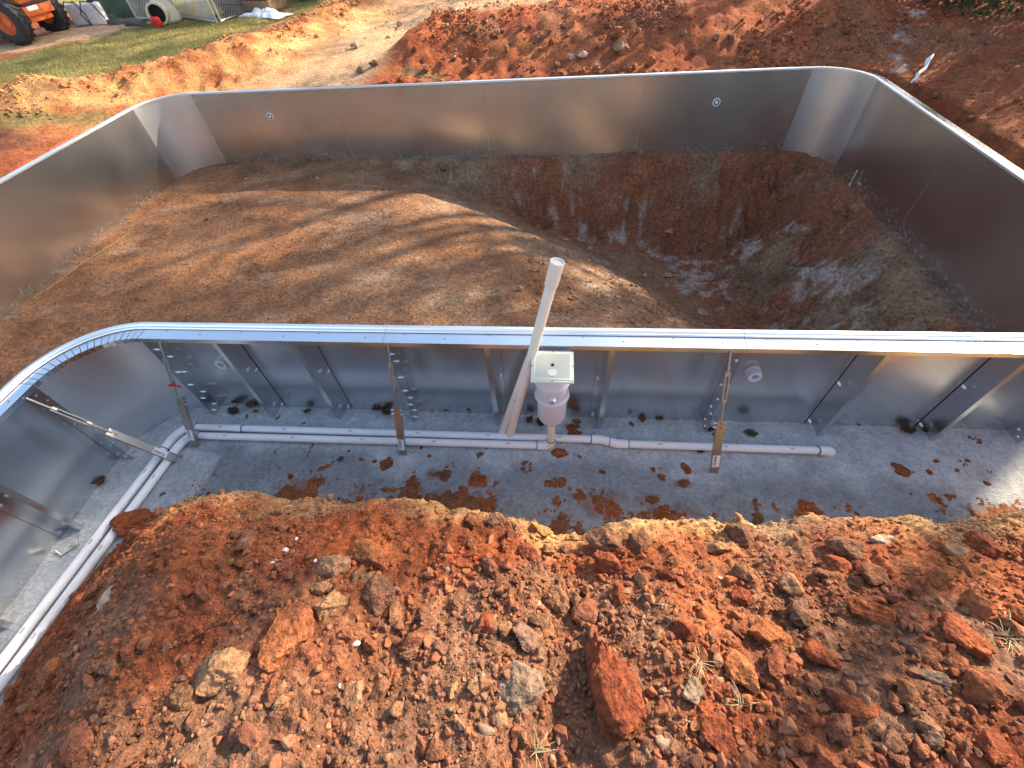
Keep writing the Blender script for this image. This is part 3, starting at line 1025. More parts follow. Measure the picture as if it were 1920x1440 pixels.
# return fittings
def outside_fitting(x, z):
    b = MB()
    b.lathe([(0.052, 0.0), (0.052, 0.010), (0.040, 0.012), (0.040, 0.030), (0.047, 0.032), (0.047, 0.062), (0.043, 0.066), (0.033, 0.066), (0.030, 0.060), (0.024, 0.060), (0.024, 0.02), (0, 0.02)],
            (x, -0.005, z), (0, -1, 0), 24)
    f = b.build('return_fitting', 'skimmer_plastic', None, 35)
    wchild(f)
    r = MB()
    for k in range(8):
        a = k * math.pi / 4
        c = Vector((x + 0.0465 * math.cos(a), -0.040, z + 0.0465 * math.sin(a)))
        r.box((-0.004, -0.018, -0.004), (0.004, 0.010, 0.004), Matrix.Translation(c))
    g = r.build('grip_ribs', 'skimmer_plastic', f)
    g['kind'] = 'stuff'
outside_fitting(-2.08, 0.71)
outside_fitting(1.99, 0.71)
def inside_fitting(x, z):
    b = MB()
    b.lathe([(0.055, 0.0), (0.055, 0.006), (0.042, 0.008), (0.042, 0.001)], (x, YF - 0.0015, z), (0, -1, 0), 28)
    f = b.build('inlet_gasket', 'white_plastic', None, 35)
    wchild(f)
    b = MB()
    b.lathe([(0.0415, 0.0), (0.0415, 0.005), (0.025, 0.006), (0.025, 0.001)], (x, YF - 0.0015, z), (0, -1, 0), 28)
    b.build('inlet_ring', 'hole_black', f, 35)
    b = MB()
    b.lathe([(0.0245, 0.0), (0.0245, 0.007), (0.0125, 0.008), (0.0125, 0.002), (0, 0.002)], (x, YF - 0.0015, z), (0, -1, 0), 24)
    b.build('inlet_eye', 'white_plastic', f, 35)
inside_fitting(-4.22, 0.72)
inside_fitting(2.89, 0.70)

# ------------------------------------------------------------------ turnbuckle braces
def brace(top, foot, frac, label, width_dir, redtag=False, mud=False):
    top = Vector(top); foot = Vector(foot)
    ax = (foot - top)
    L = ax.length
    ax.normalize()
    wd = Vector(width_dir)
    wd = (wd - ax * wd.dot(ax)).normalized()
    dd = ax.cross(wd)                                  # thickness direction
    if dd.z < 0:
        dd = -dd
    root = empty('wall_brace', foot)
    tag(root, label, 'brace', 'turnbuckle braces propping the pool wall')
    T = lambda s, a=0.0, b=0.0: top + ax * (L * s) + wd * a + dd * b - foot
    fr = Matrix(((wd.x, dd.x, ax.x, 0), (wd.y, dd.y, ax.y, 0), (wd.z, dd.z, ax.z, 0), (0, 0, 0, 1)))
    b = MB(); b.tube([T(0.0), T(0.14)], 0.007, 8)
    b.build('threaded_rod', 'brace_steel', root, 40)
    b = MB(); b.tube([T(0.33), T(frac + 0.02)], 0.007, 8)
    b.build('threaded_rod', 'brace_steel', root, 40)
    b = MB()
    s0, s1 = 0.13, 0.36
    b.lathe([(0.013, 0), (0.013, 0.03), (0.0, 0.0301)], T(s0), ax, 6)
    b.lathe([(0.013, 0), (0.013, 0.03), (0.0, 0.0301)], T(s1) - ax * 0.03, ax, 6)
    b.tube([T(s0, 0.012), T(s1, 0.012)], 0.006, 8)
    b.tube([T(s0, -0.012), T(s1, -0.012)], 0.006, 8)
    b.build('turnbuckle', 'brace_steel', root, 40)
    # channel
    c0 = T(frac)
    M = Matrix.Translation(c0) @ fr
    Lc = L * (1 - frac) + 0.03
    b = MB()
    wv, dp, ti = 0.027, 0.032, 0.004
    b.box((-wv, -ti, 0), (wv, 0, Lc), M)
    b.box((-wv, -dp, 0), (-wv + ti, -ti - 0.0005, Lc), M)
    b.box((wv - ti, -dp, 0), (wv, -ti - 0.0005, Lc), M)
    ch = b.build('channel', 'brace_steel', root)
    b = MB()
    for z in (0.025, 0.06):
        b.lathe([(0.0055, 0), (0.0055, 0.0012), (0, 0.0013)], M @ Vector((0.0, 0.0002, z)), dd, 10)
    h_ = b.build('bolt_holes', 'hole_black', ch); h_['kind'] = 'stuff'
    b = MB()
    for z in (0.03, 0.065):
        b.lathe([(0.009, 0), (0.009, 0.007), (0.005, 0.008), (0.005, 0.02), (0, 0.0201)], M @ Vector((-wv, -dp * 0.5, z)), -wd, 6)
        b.lathe([(0.009, 0), (0.009, 0.007), (0, 0.0071)], M @ Vector((wv, -dp * 0.5, z)), wd, 6)
    h_ = b.build('bolts', 'bolt_steel', root); h_['kind'] = 'stuff'
    # paper label with printed block and bars
    l0 = Lc * 0.55
    b = MB(); b.box((-wv + 0.002, 0.0004, l0), (wv - 0.002, 0.0010, l0 + 0.105), M)
    lab = b.build('label', 'label_paper', root)
    b = MB()
    z = l0 + 0.008
    for k in range(9):
        hgt = (0.003, 0.005, 0.002, 0.004)[k % 4]
        b.box((-wv + 0.010, 0.0011, z), (-wv + 0.030, 0.0013, z + hgt), M)
        z += hgt + 0.0028
    b.box((-wv + 0.006, 0.0011, l0 + 0.070), (-wv + 0.034, 0.0013, l0 + 0.076), M)
    b.box((-wv + 0.006, 0.0011, l0 + 0.082), (-wv + 0.026, 0.0013, l0 + 0.088), M)
    b.build('print', 'label_ink', lab)
    if redtag:
        b = MB()
        q = T(0.36)
        for k in range(4):
            x0 = -0.028 + k * 0.025
            z0 = 0.010 * math.sin(k * 1.1); z1 = 0.010 * math.sin((k + 1) * 1.1)
            b.add([q + Vector((x0, -0.014, z0)), q + Vector((x0 + .025, -0.014, z1)), q + Vector((x0 + .025, -0.010, z1 + 0.022)), q + Vector((x0, -0.010, z0 + 0.022)),
                   q + Vector((x0, -0.0155, z0)), q + Vector((x0 + .025, -0.0155, z1)), q + Vector((x0 + .025, -0.0115, z1 + 0.022)), q + Vector((x0, -0.0115, z0 + 0.022))],
                  [(3, 2, 1, 0), (4, 5, 6, 7)])
        b.build('red_ribbon', 'red_tag', root)
    return root
brace((-2.31, -0.155, 1.045), (-2.45, -0.50, 0.085), 0.47, 'slanted steel brace with red ribbon beside the curved corner sheet', (1, 0, 0), redtag=True)
brace((-0.58, -0.155, 1.045), (-0.63, -0.50, 0.085), 0.50, 'slanted steel brace crossing the double white pipes, midway along the trench', (1, 0, 0))
brace((1.70, -0.155, 1.045), (1.785, -0.54, 0.085), 0.50, 'brown-reflecting steel brace crossing the single white pipe', (1, 0, 0))  # same steel as its neighbours, the brown is only reflected
brace((X0 + 0.155, -0.70, 1.045), (-2.50, -0.60, 0.085), 0.46, 'bright steel brace reaching over the pipes beside the bend', (0, 1, 0))

# ------------------------------------------------------------------ plumbing on the slab
PR = 0.0305
PZ = 0.105 + PR
def bend(p0, c, p1, n=8):
    p0, c, p1 = Vector(p0), Vector(c), Vector(p1)
    return [p0 * (1 - t) ** 2 + c * 2 * t * (1 - t) + p1 * t * t for t in [i / n for i in range(n + 1)]]
def ring(p, d, parent, r=PR + 0.0052):
    b = MB()
    d = Vector(d).normalized()
    p = Vector(p)
    b.lathe([(r - 0.004, -0.004), (r, -0.003), (r, 0.003), (r - 0.004, 0.004)], p, d, 18)
    b.build('glue_ring', 'primer_blue', parent, 40)
def prints(a, b_, parent, n):
    a = Vector(a); b_ = Vector(b_)
    d = (b_ - a).normalized()
    side = Vector((d.y, -d.x, 0))
    for i in range(n):
        m_ = MB()
        c = a + (b_ - a) * ((i + 0.5) / n)
        ofs = (side * 0.35 + Vector((0, 0, 1))).normalized()
        for k in range(4):
            q = c + d * (k * 0.009)
            u = ofs.cross(d).normalized()
            vs = []
            for s1, s2 in ((0, -1), (0.006, -1), (0.006, 1), (0, 1)):
                e = (q + d * s1 + u * (0.006 * s2) + ofs * PR)
                vs.append(e)
            m_.add([v + ofs * 0.0008 for v in vs], [(0, 1, 2, 3)])
        m_.build('print', 'print_grey', parent)
def rel(o):
    return o
def pipe_run(name, label, group=None):
    r = empty(name, (0, 0, 0))
    tag(r, label, 'pipe', group)
    return r
# front line: from the left leg round the bend to the elbow under the skimmer
A0 = Vector((-2.78, -3.35, PZ)); A1 = Vector((-2.585, -0.52, PZ)); A2 = Vector((-2.52, -0.372, PZ)); A3 = Vector((0.50, -0.335, PZ))
SKX, SKY = 0.56, -0.335
fl = pipe_run('plastic_pipe_line', 'front white plastic pipe bending at the corner and ending under the skimmer')
b = MB(); b.tube([A0, A1], PR, 18); b.build('pipe', 'pvc', fl, 40)
b = MB(); b.tube([A2, A3], PR, 18); b.build('pipe', 'pvc', fl, 40)
dA = (A1 - A0).normalized(); dB = (A3 - A2).normalized()
b = MB(); b.tube([A1 - dA * 0.045] + bend(A1, A1 + dA * 0.13, A2 + dB * 0.02) + [A2 + dB * 0.065], PR + 0.005, 18)
e = b.build('elbow', 'pvc', fl, 40)
ring(A1 - dA * 0.045, dA, e); ring(A2 + dB * 0.065, dB, e)
prints(A2, A3, fl, 5); prints(A0, A1, fl, 5)
b = MB(); b.tube([A3 - dB * 0.05] + bend(A3, (SKX, SKY, PZ), (SKX, SKY, PZ + 0.06)) + [Vector((SKX, SKY, PZ + 0.085))], PR + 0.005, 18)
e = b.build('elbow', 'pvc', fl, 40)
ring(A3 - dB * 0.05, dB, e); ring((SKX, SKY, PZ + 0.085), (0, 0, 1), e)
# rear line
B0 = Vector((-2.885, -3.35, PZ)); B1 = Vector((-2.69, -0.47, PZ)); B2 = Vector((-2.60, -0.285, PZ)); B3 = Vector((0.90, -0.258, PZ)); B4 = Vector((1.15, -0.292, PZ)); B5 = Vector((2.62, -0.285, PZ))
bl = pipe_run('plastic_pipe_line', 'rear white plastic pipe running past the skimmer to a capped elbow')
dA = (B1 - B0).normalized(); dB = (B3 - B2).normalized(); dC = (B5 - B4).normalized()
b = MB(); b.tube([B0, B1], PR, 18); b.build('pipe', 'pvc', bl, 40)
b = MB(); b.tube([B2, B3], PR, 18); b.build('pipe', 'pvc', bl, 40)
b = MB(); b.tube([B4, B5], PR, 18); b.build('pipe', 'pvc', bl, 40)
b = MB(); b.tube([B1 - dA * 0.045] + bend(B1, B1 + dA * 0.16, B2 + dB * 0.02) + [B2 + dB * 0.065], PR + 0.005, 18)
e = b.build('elbow', 'pvc', bl, 40)
ring(B1 - dA * 0.045, dA, e); ring(B2 + dB * 0.065, dB, e)
b = MB(); b.tube([B2 + dB * 0.42, B2 + dB * 0.50], PR + 0.004, 18)
e = b.build('coupling', 'pvc', bl, 40); ring(B2 + dB * 0.50, dB, e)
b = MB(); b.tube([B3 - dB * 0.02, B3 + dB * 0.05] + bend(B3 + dB * 0.06, (B3 + B4) / 2, B4 - dC * 0.06, 6) + [B4 - dC * 0.05, B4 + dC * 0.02], PR + 0.005, 18)
e = b.build('offset_coupling', 'pvc', bl, 40)
ring(B3 - dB * 0.02, dB, e); ring(B4 + dC * 0.02, dC, e); ring((B3 + B4) / 2, (B4 - B3), e, PR + 0.0058)
b = MB(); b.tube([B5 - dC * 0.03] + bend(B5, (B5.x + 0.075, B5.y, PZ), (B5.x + 0.078, B5.y + 0.012, PZ - 0.05)), PR + 0.006, 18)
e = b.build('elbow', 'pvc', bl, 40); ring(B5 - dC * 0.03, dC, e, PR + 0.0062)
prints(B2, B3, bl, 6); prints(B0, B1, bl, 5); prints(B4, B5, bl, 3)

# ------------------------------------------------------------------ skimmer
sk = empty('pool_skimmer', (SKX, SKY, 0.1))
tag(sk, 'pale plastic pool skimmer bucket with square lid on the near wall', 'skimmer')
SX, SY = SKX, -0.305
def S(mb_, name, mat, parent=sk, smooth=None, bevel=0.0):
    o_ = mb_.build(name, mat, parent, smooth, bevel)
    if parent is sk:
        o_.matrix_parent_inverse = Matrix.Translation((-SKX, -SKY, -0.1))
    return o_
b = MB()
b.lathe([(0.030, 0.485), (0.050, 0.49), (0.095, 0.505), (0.104, 0.535), (0.106, 0.74), (0.119, 0.748), (0.122, 0.757), (0.119, 0.766), (0.108, 0.775), (0.110, 0.90), (0.120, 0.905), (0.123, 0.915), (0.119, 0.925), (0.112, 1.00)], (SX, SY, 0), (0, 0, 1), 40)
S(b, 'bucket', 'skimmer_plastic', smooth=38)
b = MB(); b.tube([(SKX, SKY, PZ + 0.07), (SKX, SKY, 0.50)], PR, 18); S(b, 'down_pipe', 'pvc_old', smooth=40)
b = MB(); b.lathe([(PR, 0.44), (PR + .006, 0.442), (PR + .006, 0.495), (PR, 0.497)], (SKX, SKY, 0), (0, 0, 1), 20); S(b, 'socket', 'skimmer_plastic', smooth=40)
b = MB(); b.lathe([(0.026, 0.0), (0.026, 0.050), (0.020, 0.052), (0.018, 0.03), (0.0, 0.03)], (SX, SY - 0.098, 0.845), (0, -1, 0), 20); S(b, 'side_port', 'skimmer_plastic', smooth=40)
# throat to the wall
b = MB()
b.box((SX - 0.115, SY + 0.06, 0.845), (SX + 0.115, -0.008, 1.015))
S(b, 'throat', 'skimmer_plastic', bevel=0.006)
b = MB()
for x in (-0.075, 0.02):
    b.box((SX + x - 0.003, SY + 0.14, 1.0155), (SX + x + 0.003, -0.012, 1.030))
b.box((SX - 0.118, -0.15, 1.0155), (SX + 0.118, -0.144, 1.026))
S(b, 'throat_ribs', 'skimmer_plastic')
# lid
LZ = 1.045
lw = 0.136
b = MB(); b.box((SX - lw, SY - lw, LZ - 0.018), (SX + lw, SY + lw, LZ - 0.002)); lid_frame = S(b, 'lid_frame', 'lid_plastic', bevel=0.004)
b = MB(); b.box((SX - lw + 0.014, SY - lw + 0.014, LZ - 0.002), (SX + lw - 0.014, SY + lw - 0.014, LZ + 0.0025)); lid = S(b, 'lid', 'lid_plastic', bevel=0.0012)
b = MB()
q = lw - 0.026
n = 15
for i in range(-n, n + 1):
    c = i * 2 * q / n
    for sgn in (1, -1):
        # line y = sgn * x * 0.9 + c clipped to the square
        pts = []
        for k in range(41):
            x = -q + 2 * q * k / 40
            y = sgn * x * 0.85 + c
            if abs(y) <= q:
                pts.append((x, y))
        if len(pts) > 1:
            (xa, ya), (xb, yb) = pts[0], pts[-1]
            hw = 0.0011
            b.add([(SX + xa, SY + ya - hw, LZ + 0.0026), (SX + xb, SY + yb - hw, LZ + 0.0026), (SX + xb, SY + yb + hw, LZ + 0.0026), (SX + xa, SY + ya + hw, LZ + 0.0026),
                   (SX + xa, SY + ya, LZ + 0.0040), (SX + xb, SY + yb, LZ + 0.0040)],
                  [(0, 1, 5, 4), (2, 3, 4, 5), (0, 4, 3), (1, 2, 5)])
g = b.build('lid_tread', 'lid_grime', lid); g['kind'] = 'stuff'
b = MB(); b.lathe([(0.030, 0), (0.030, 0.0028), (0.0, 0.0029)], (SX - 0.0, SY - 0.062, LZ + 0.0022), (0, 0, 1), 28); b.build('lid_boss', 'lid_plastic', lid, 40)
b = MB(); b.lathe([(0.011, 0), (0.011, 0.0048), (0.0, 0.0049)], (SX, SY + 0.005, LZ + 0.0020), (0, 0, 1), 20); b.build('finger_hole', 'hole_black', lid)
b = MB()
for x, y in ((0, 1), (0, -1), (1, 0), (-1, 0), (0.99, -0.98)):
    b.lathe([(0.0045, 0), (0.0045, 0.0012), (0.0, 0.0013)], (SX + x * (lw - 0.007), SY + y * (lw - 0.007), LZ - 0.0018), (0, 0, 1), 8)
g = b.build('screws', 'hole_black', lid_frame); g['kind'] = 'stuff'

# ------------------------------------------------------------------ two loose pipes leaning on the wall
def lean(a, b_, r, label, bell):
    a = Vector(a); b_ = Vector(b_)
    d = (b_ - a).normalized()
    o_ = empty('loose_plastic_pipe', a)
    tag(o_, label, 'pipe', 'loose pipes leaning on the wall')
    Z0 = Vector((0, 0, 0))
    m_ = MB()
    L = (b_ - a).length
    if bell:
        m_.lathe([(r * 0.85, 0.0), (r, 0.0), (r, L - 0.16), (r * 0.98, L - 0.155)], Z0, d, 24)
        p_ = m_.build('pipe', 'pvc_old', o_, 40)
        m_ = MB()
        m_.lathe([(r, L - 0.175), (r * 1.22, L - 0.15), (r * 1.26, L), (r * 1.12, L + 0.001), (r * 1.08, L - 0.008), (0.0, L - 0.008)], Z0, d, 24)
        m_.build('bell_end', 'pvc_old', o_, 40)
    else:
        m_.lathe([(r * 0.85, 0.0), (r, 0.0), (r, L), (r * 0.9, L), (r * 0.88, L - 0.02), (0, L - 0.02)], Z0, d, 24)
        p_ = m_.build('pipe', 'pvc_old', o_, 40)
    q = d * (L * 0.52)
    m_ = MB()
    u = d.cross(Vector((0, -1, 0.5))).normalized(); n_ = u.cross(d).normalized()
    if n_.y > 0:
        n_ = -n_
    for k in range(3):
        for j in range(2):
            c = q + d * (k * 0.010) + u * (j * 0.010 - 0.006) + n_ * (r + 0.0005)
            m_.add([c, c + d * 0.006, c + d * 0.006 + u * 0.006, c + u * 0.006], [(0, 1, 2, 3)])
    m_.build('print', 'print_grey', p_)
lean((0.215, -0.255, 0.115), (0.575, -0.165, 1.735), 0.033, 'long pale plastic pipe with belled end leaning over the near wall', True)
lean((0.150, -0.225, 0.115), (0.405, -0.205, 1.000), 0.031, 'short pale plastic pipe leaning behind the long one', False)
# ------------------------------------------------------------------ rocks and clods
def ico(sub):
    bm = bmesh.new()
    bmesh.ops.create_icosphere(bm, subdivisions=sub, radius=1.0)
    bm.verts.ensure_lookup_table()
    V = np.array([v.co[:] for v in bm.verts])
    F = np.array([[v.index for v in f.verts] for f in bm.faces])
    bm.free()
    return V, F
ICO = {s: ico(s) for s in (1, 2, 3, 4, 5)}
def rock_shape(sub, seed, cuts=9, lump=0.16, stretch=(1, 1, 1), rough=0.05, lo=0.55):
    """broken lump: a ball cut by random planes, dented and roughened"""
    r_ = np.random.default_rng(seed)
    V, F = ICO[sub]
    V = V.copy()
    for k in range(cuts):
        n = r_.normal(size=3); n /= np.linalg.norm(n)
        d = r_.uniform(lo, 0.88)
        t = V @ n - d
        V = V - np.outer(np.maximum(t, 0) * 0.95, n)
    nn = V / np.linalg.norm(V, axis=1)[:, None]
    o_ = seed * 3.7
    V = V + nn * (lump * fbm(V[:, 0] * 1.4 + o_, V[:, 1] * 1.4, V[:, 2] * 1.4, oct=2, seed=seed))[:, None]
    if sub >= 2:
        V = V + nn * (rough * fbm(V[:, 0] * 4 + o_, V[:, 1] * 4, V[:, 2] * 4, oct=4 if sub > 3 else 2, seed=seed + 5, gain=0.62))[:, None]
    return V * np.array(stretch), F
def rock_mesh(name, sub, seed, mat='clod', sharp=28, **kw):
    V, F = rock_shape(sub, seed, **kw)
    me_ = np_mesh(name, V, F)
    me_.materials.append(MAT[mat])
    me_.set_sharp_from_angle(angle=R(sharp))
    return me_
def nrm(hf, x, y, e=0.05):
    gx = (hf(np.array([x + e]), np.array([y]))[0] - hf(np.array([x - e]), np.array([y]))[0]) / (2 * e)
    gy = (hf(np.array([x]), np.array([y + e]))[0] - hf(np.array([x]), np.array([y - e]))[0]) / (2 * e)
    n = Vector((-gx, -gy, 1)); n.normalize()
    return n
coarse = lambda x, y: blend_h(x, y, False)
fineh = lambda x, y: blend_h(x, y, True)
COLS = {'red': (0.265, 0.068, 0.028), 'orange': (0.38, 0.128, 0.048), 'tan': (0.36, 0.185, 0.092), 'brown': (0.225, 0.104, 0.055), 'grey': (0.25, 0.165, 0.110), 'pale': (0.50, 0.37, 0.25), 'dark': (0.15, 0.085, 0.055), 'rust': (0.30, 0.080, 0.030)}
PLACED = []
def put(o_, p, n, size, rz, sink=0.3, tilt=0.0):
    q = Vector((0, 0, 1)).rotation_difference(n)
    M = q.to_matrix().to_4x4() @ Matrix.Rotation(rz, 4, 'Z') @ Matrix.Rotation(tilt, 4, 'X')
    M = M @ Matrix.Diagonal((size[0], size[1], size[2], 1))
    M.translation = Vector(p) + n * (size[2] * (1 - 2 * sink) * 0.8)
    o_.matrix_world = M
    PLACED.append((p[0], p[1], max(size[0], size[1])))
def jit(c, s=0.12):
    k = 1 + random.uniform(-s, s)
    return (c[0] * k, c[1] * k * (1 + random.uniform(-s, s) * 0.5), c[2] * k * (1 + random.uniform(-s, s) * 0.5), 1)
# the big lumps one can tell apart: pixel, width and depth in pixels, turn, colour, seed, label
BIG = [
 (545, 1185, 95, 100, 20, 'orange', 1, 'flat orange clod with a bite out of its side, on the near bank'),
 (425, 1252, 95, 80, 10, 'tan', 2, 'broad tan clod left of the bitten orange one'),
 (625, 1066, 62, 48, -15, 'tan', 3, 'tan block at the top of the tight rock cluster'),
 (613, 1100, 52, 30, 5, 'tan', 4, 'light tan slab in the tight rock cluster'),
 (622, 1132, 55, 46, 35, 'tan', 5, 'squarish tan block under the light tan slab'),
 (669, 1085, 24, 46, 5, 'brown', 6, 'narrow upright brown stone in the tight rock cluster'),
 (692, 1084, 28, 32, 40, 'tan', 7, 'small tan stone right of the narrow upright one'),
 (716, 1118, 62, 66, 60, 'brown', 8, 'blocky brown clod on the right of the tight rock cluster'),
 (692, 1043, 95, 46, -20, 'orange', 9, 'wide red-orange lump above the tight rock cluster'),
 (697, 982, 30, 42, 10, 'rust', 10, 'bright red clay lump just below the pale lip of the bank'),
 (1140, 1290, 105, 165, 14, 'red', 11, 'largest red-brown boulder slab in the near bank'),
 (968, 1292, 95, 80, -20, 'grey', 12, 'greyish tan lump left of the largest boulder'),
 (908, 1180, 48, 46, 0, 'red', 13, 'rounded red-brown stone in the middle of the bank'),
 (935, 1335, 34, 58, 10, 'tan', 14, 'upright tan stone below the greyish lump'),
 (1145, 1022, 92, 46, -28, 'brown', 15, 'long brown lump at the head of the gully'),
 (1196, 1024, 46, 52, 20, 'brown', 16, 'round brown lump beside the gully head'),
 (1136, 1066, 56, 50, -35, 'red', 17, 'red stone leaning below the long brown lump'),
 (1165, 1118, 36, 36, 0, 'rust', 18, 'small rust-red stone below the gully'),
 (1440, 1196, 66, 56, 15, 'orange', 19, 'bright flat orange flake on the right of the bank'),
 (1338, 1368, 102, 54, -38, 'red', 20, 'long red slab near the bottom edge'),
 (1385, 1348, 60, 26, -42, 'red', 21, 'thin red sliver beside the long red slab'),
 (1395, 1012, 62, 52, 0, 'brown', 22, 'brown boulder on the lip of the bank at right'),
 (1340, 1030, 46, 36, 20, 'tan', 23, 'tan stone beside the brown boulder on the lip'),
 (1585, 1032, 66, 44, -12, 'brown', 24, 'dusty brown block below the lip at right'),
 (1566, 1066, 50, 40, 10, 'red', 25, 'dark red block touching the dusty brown one'),
 (1652, 1014, 44, 24, 10, 'pale', 26, 'pale cream flake on the right bank'),
 (1848, 1030, 78, 50, -16, 'red', 27, 'large red block at the right end of the bank'),
 (1786, 1035, 40, 34, 20, 'tan', 28, 'tan stone left of the large red block'),
 (1608, 1328, 72, 42, -8, 'rust', 29, 'rust-red flat stone low on the right'),
 (1752, 1276, 56, 30, -14, 'grey', 30, 'smooth grey stone low on the right'),
 (1850, 1400, 52, 58, -30, 'rust', 31, 'rust-red block in the lower right corner'),
 (262, 985, 84, 50, 14, 'rust', 32, 'big red-orange chunk overhanging the pipes at left'),
 (200, 1130, 26, 56, 32, 'pale', 33, 'pale grey slab standing on the left slope'),
 (160, 1128, 42, 34, 10, 'rust', 34, 'red stone left of the pale slab'),
 (112, 1255, 66, 58, -10, 'orange', 35, 'round orange lump at the foot of the left slope'),
 (345, 1318, 62, 48, 30, 'brown', 36, 'angular brown stone below the broad tan clod'),
 (366, 1362, 34, 62, 24, 'brown', 37, 'slanting brown slab at the bottom left'),
 (660, 1306, 44, 68, 12, 'tan', 38, 'tall tan stone near the bottom centre'),
 (716, 1300, 34, 46, -10, 'brown', 39, 'brown stone right of the tall tan one'),
 (506, 1240, 46, 44, 15, 'orange', 40, 'split orange stone below the bitten clod'),
 (1480, 1100, 42, 42, 10, 'tan', 41, 'pointed tan stone in the right middle of the bank'),
 (1400, 1085, 50, 40, -10, 'brown', 42, 'brown stone left of the pointed tan stone'),
 (1392, 1125, 42, 38, 0, 'red', 43, 'red stone below the brown one, right middle of the bank'),
 (1290, 1185, 60, 34, -18, 'red', 44, 'long red stone right of the gully floor'),
 (1300, 1300, 52, 44, 20, 'grey', 45, 'grey-brown block above the long red slab'),
 (985, 1040, 46, 34, -30, 'red', 46, 'red lump left of the gully'),
 (1010, 1075, 28, 40, 10, 'brown', 47, 'small brown upright lump left of the gully'),
 (1640, 1150, 90, 44, -30, 'rust', 48, 'half-buried red slab in the right middle of the bank'),
 (1790, 1190, 60, 100, 32, 'rust', 49, 'long smeared red clay ridge on the right slope'),
 (1540, 1235, 66, 40, -35, 'red', 50, 'dark red slab below the half-buried one'),
 (1390, 1260, 64, 70, 10, 'orange', 51, 'crumbling orange lump with grass roots'),
 (850, 1290, 26, 34, 0, 'tan', 52, 'small tan block in the lower centre'),
]
def mask_bite(V):
    # a bite out of one side
    c = np.array([-0.75, 0.35, 0.2])
    d_ = V - c
    L_ = np.linalg.norm(d_, axis=1)
    k = L_ < 0.62
    V = V.copy()
    V[k] = c + d_[k] / L_[k][:, None] * 0.62
    return V
for (px, py, wpx, hpx, rot, cn, sd_, lab) in BIG:
    p = hit(px, py, coarse)
    depth = float((p - CAM) @ FW)
    sx = wpx * depth / FPX / 2 * 1.08
    sy = hpx * depth / FPX / 2 * 1.15
    V, F = rock_shape(5 if wpx > 50 else 4, 200 + sd_, cuts=13, lump=0.22, rough=0.15, lo=0.45)
    if sd_ == 1:
        V = mask_bite(V)
    if sd_ == 11:                     # the slab narrows upwards
        V[:, 0] *= np.interp(V[:, 1], [-1, 0.2, 1], [1.0, 0.9, 0.5])
    V = V / np.abs(V).max(0)
    me_ = np_mesh('clay_clod', V, F)
    me_.materials.append(MAT['clod'])
    me_.set_sharp_from_angle(angle=R(32))
    o_ = link('clay_clod', me_)
    o_.color = jit(COLS[cn], 0.06)
    n_ = (nrm(coarse, p[0], p[1], 0.12) + Vector((0, 0, 1.2))).normalized()
    put(o_, p, n_, (sx, sy, min(sx, sy) * 0.72), R(rot), 0.30)
    tag(o_, lab, 'clod', 'large clods on the near bank')

CL = [rock_mesh('clay_clod', 4, 300 + k, cuts=11 + k % 4, lump=0.20, rough=0.15, lo=0.45, stretch=(1, 0.60 + 0.1 * (k % 5), 0.50 + 0.08 * (k % 4))) for k in range(14)]
def free(x, y, r):
    for a, b_, c in PLACED[:len(BIG)]:
        if (a - x) ** 2 + (b_ - y) ** 2 < (c * 0.85 + r * 0.6) ** 2:
            return False
    return True
def on_bank(x, y):
    return float(bank_h(np.array([x]), np.array([y]), False)[0]) > 0.25
cnt = 0
SMALL = []
pal = ['red', 'rust', 'orange', 'brown', 'brown', 'tan', 'grey', 'red', 'dark']
for tries in range(6000):
    if cnt >= 240:
        break
    # clods gather in loose drifts
    px = random.uniform(10, 1910); py = random.uniform(965, 1435)
    dens = 0.35 + 0.9 * max(0, float(fbm(np.array([px / 260.0]), np.array([py / 200.0]), oct=2, seed=401)[0]) + 0.15)
    if random.random() > dens:
        continue
    p = hit(px, py, coarse)
    if not on_bank(p[0], p[1]) or p[1] > np.interp(p[0], LIPX, LIPY) - 0.05:
        continue
    s_ = min(0.0175 * (random.random() ** -0.50), 0.072)
    if not free(p[0], p[1], s_):
        continue
    o_ = bpy.data.objects.new('clay_clod', CL[cnt % len(CL)])
    COL.objects.link(o_)
    bc = bank_col(np.array([p[0]]), np.array([p[1]]), np.array([p[2]]))[0]
    k = COLS[random.choice(pal)]
    o_.color = jit(tuple(0.6 * bc[i] + 0.4 * k[i] for i in range(3)))
    n_ = nrm(coarse, p[0], p[1])
    n_ = (n_ + Vector((random.uniform(-.3, .3), random.uniform(-.3, .3), 0))).normalized()
    put(o_, p, n_, (s_, s_, s_), random.uniform(0, 6.28), 0.28, random.uniform(-.3, .3))
    c3 = o_.color
    hue = 'red' if c3[1] / c3[0] < 0.36 else 'orange' if c3[1] / c3[0] < 0.43 else 'brown' if c3[0] < 0.30 else 'tan'
    zone = ('on the left slope', 'left of the tight rock cluster', 'left of the middle', 'below the gully', 'right of the largest boulder', 'on the right slope')[min(5, int(px / 320))]
    row = 'under the bank lip' if py < 1090 else 'half way down' if py < 1260 else 'near the bottom edge'
    SMALL.append((px, o_, '%s %s clod %s, %s' % ('small' if s_ < 0.03 else 'fist-sized', hue, zone, row)))
    cnt += 1

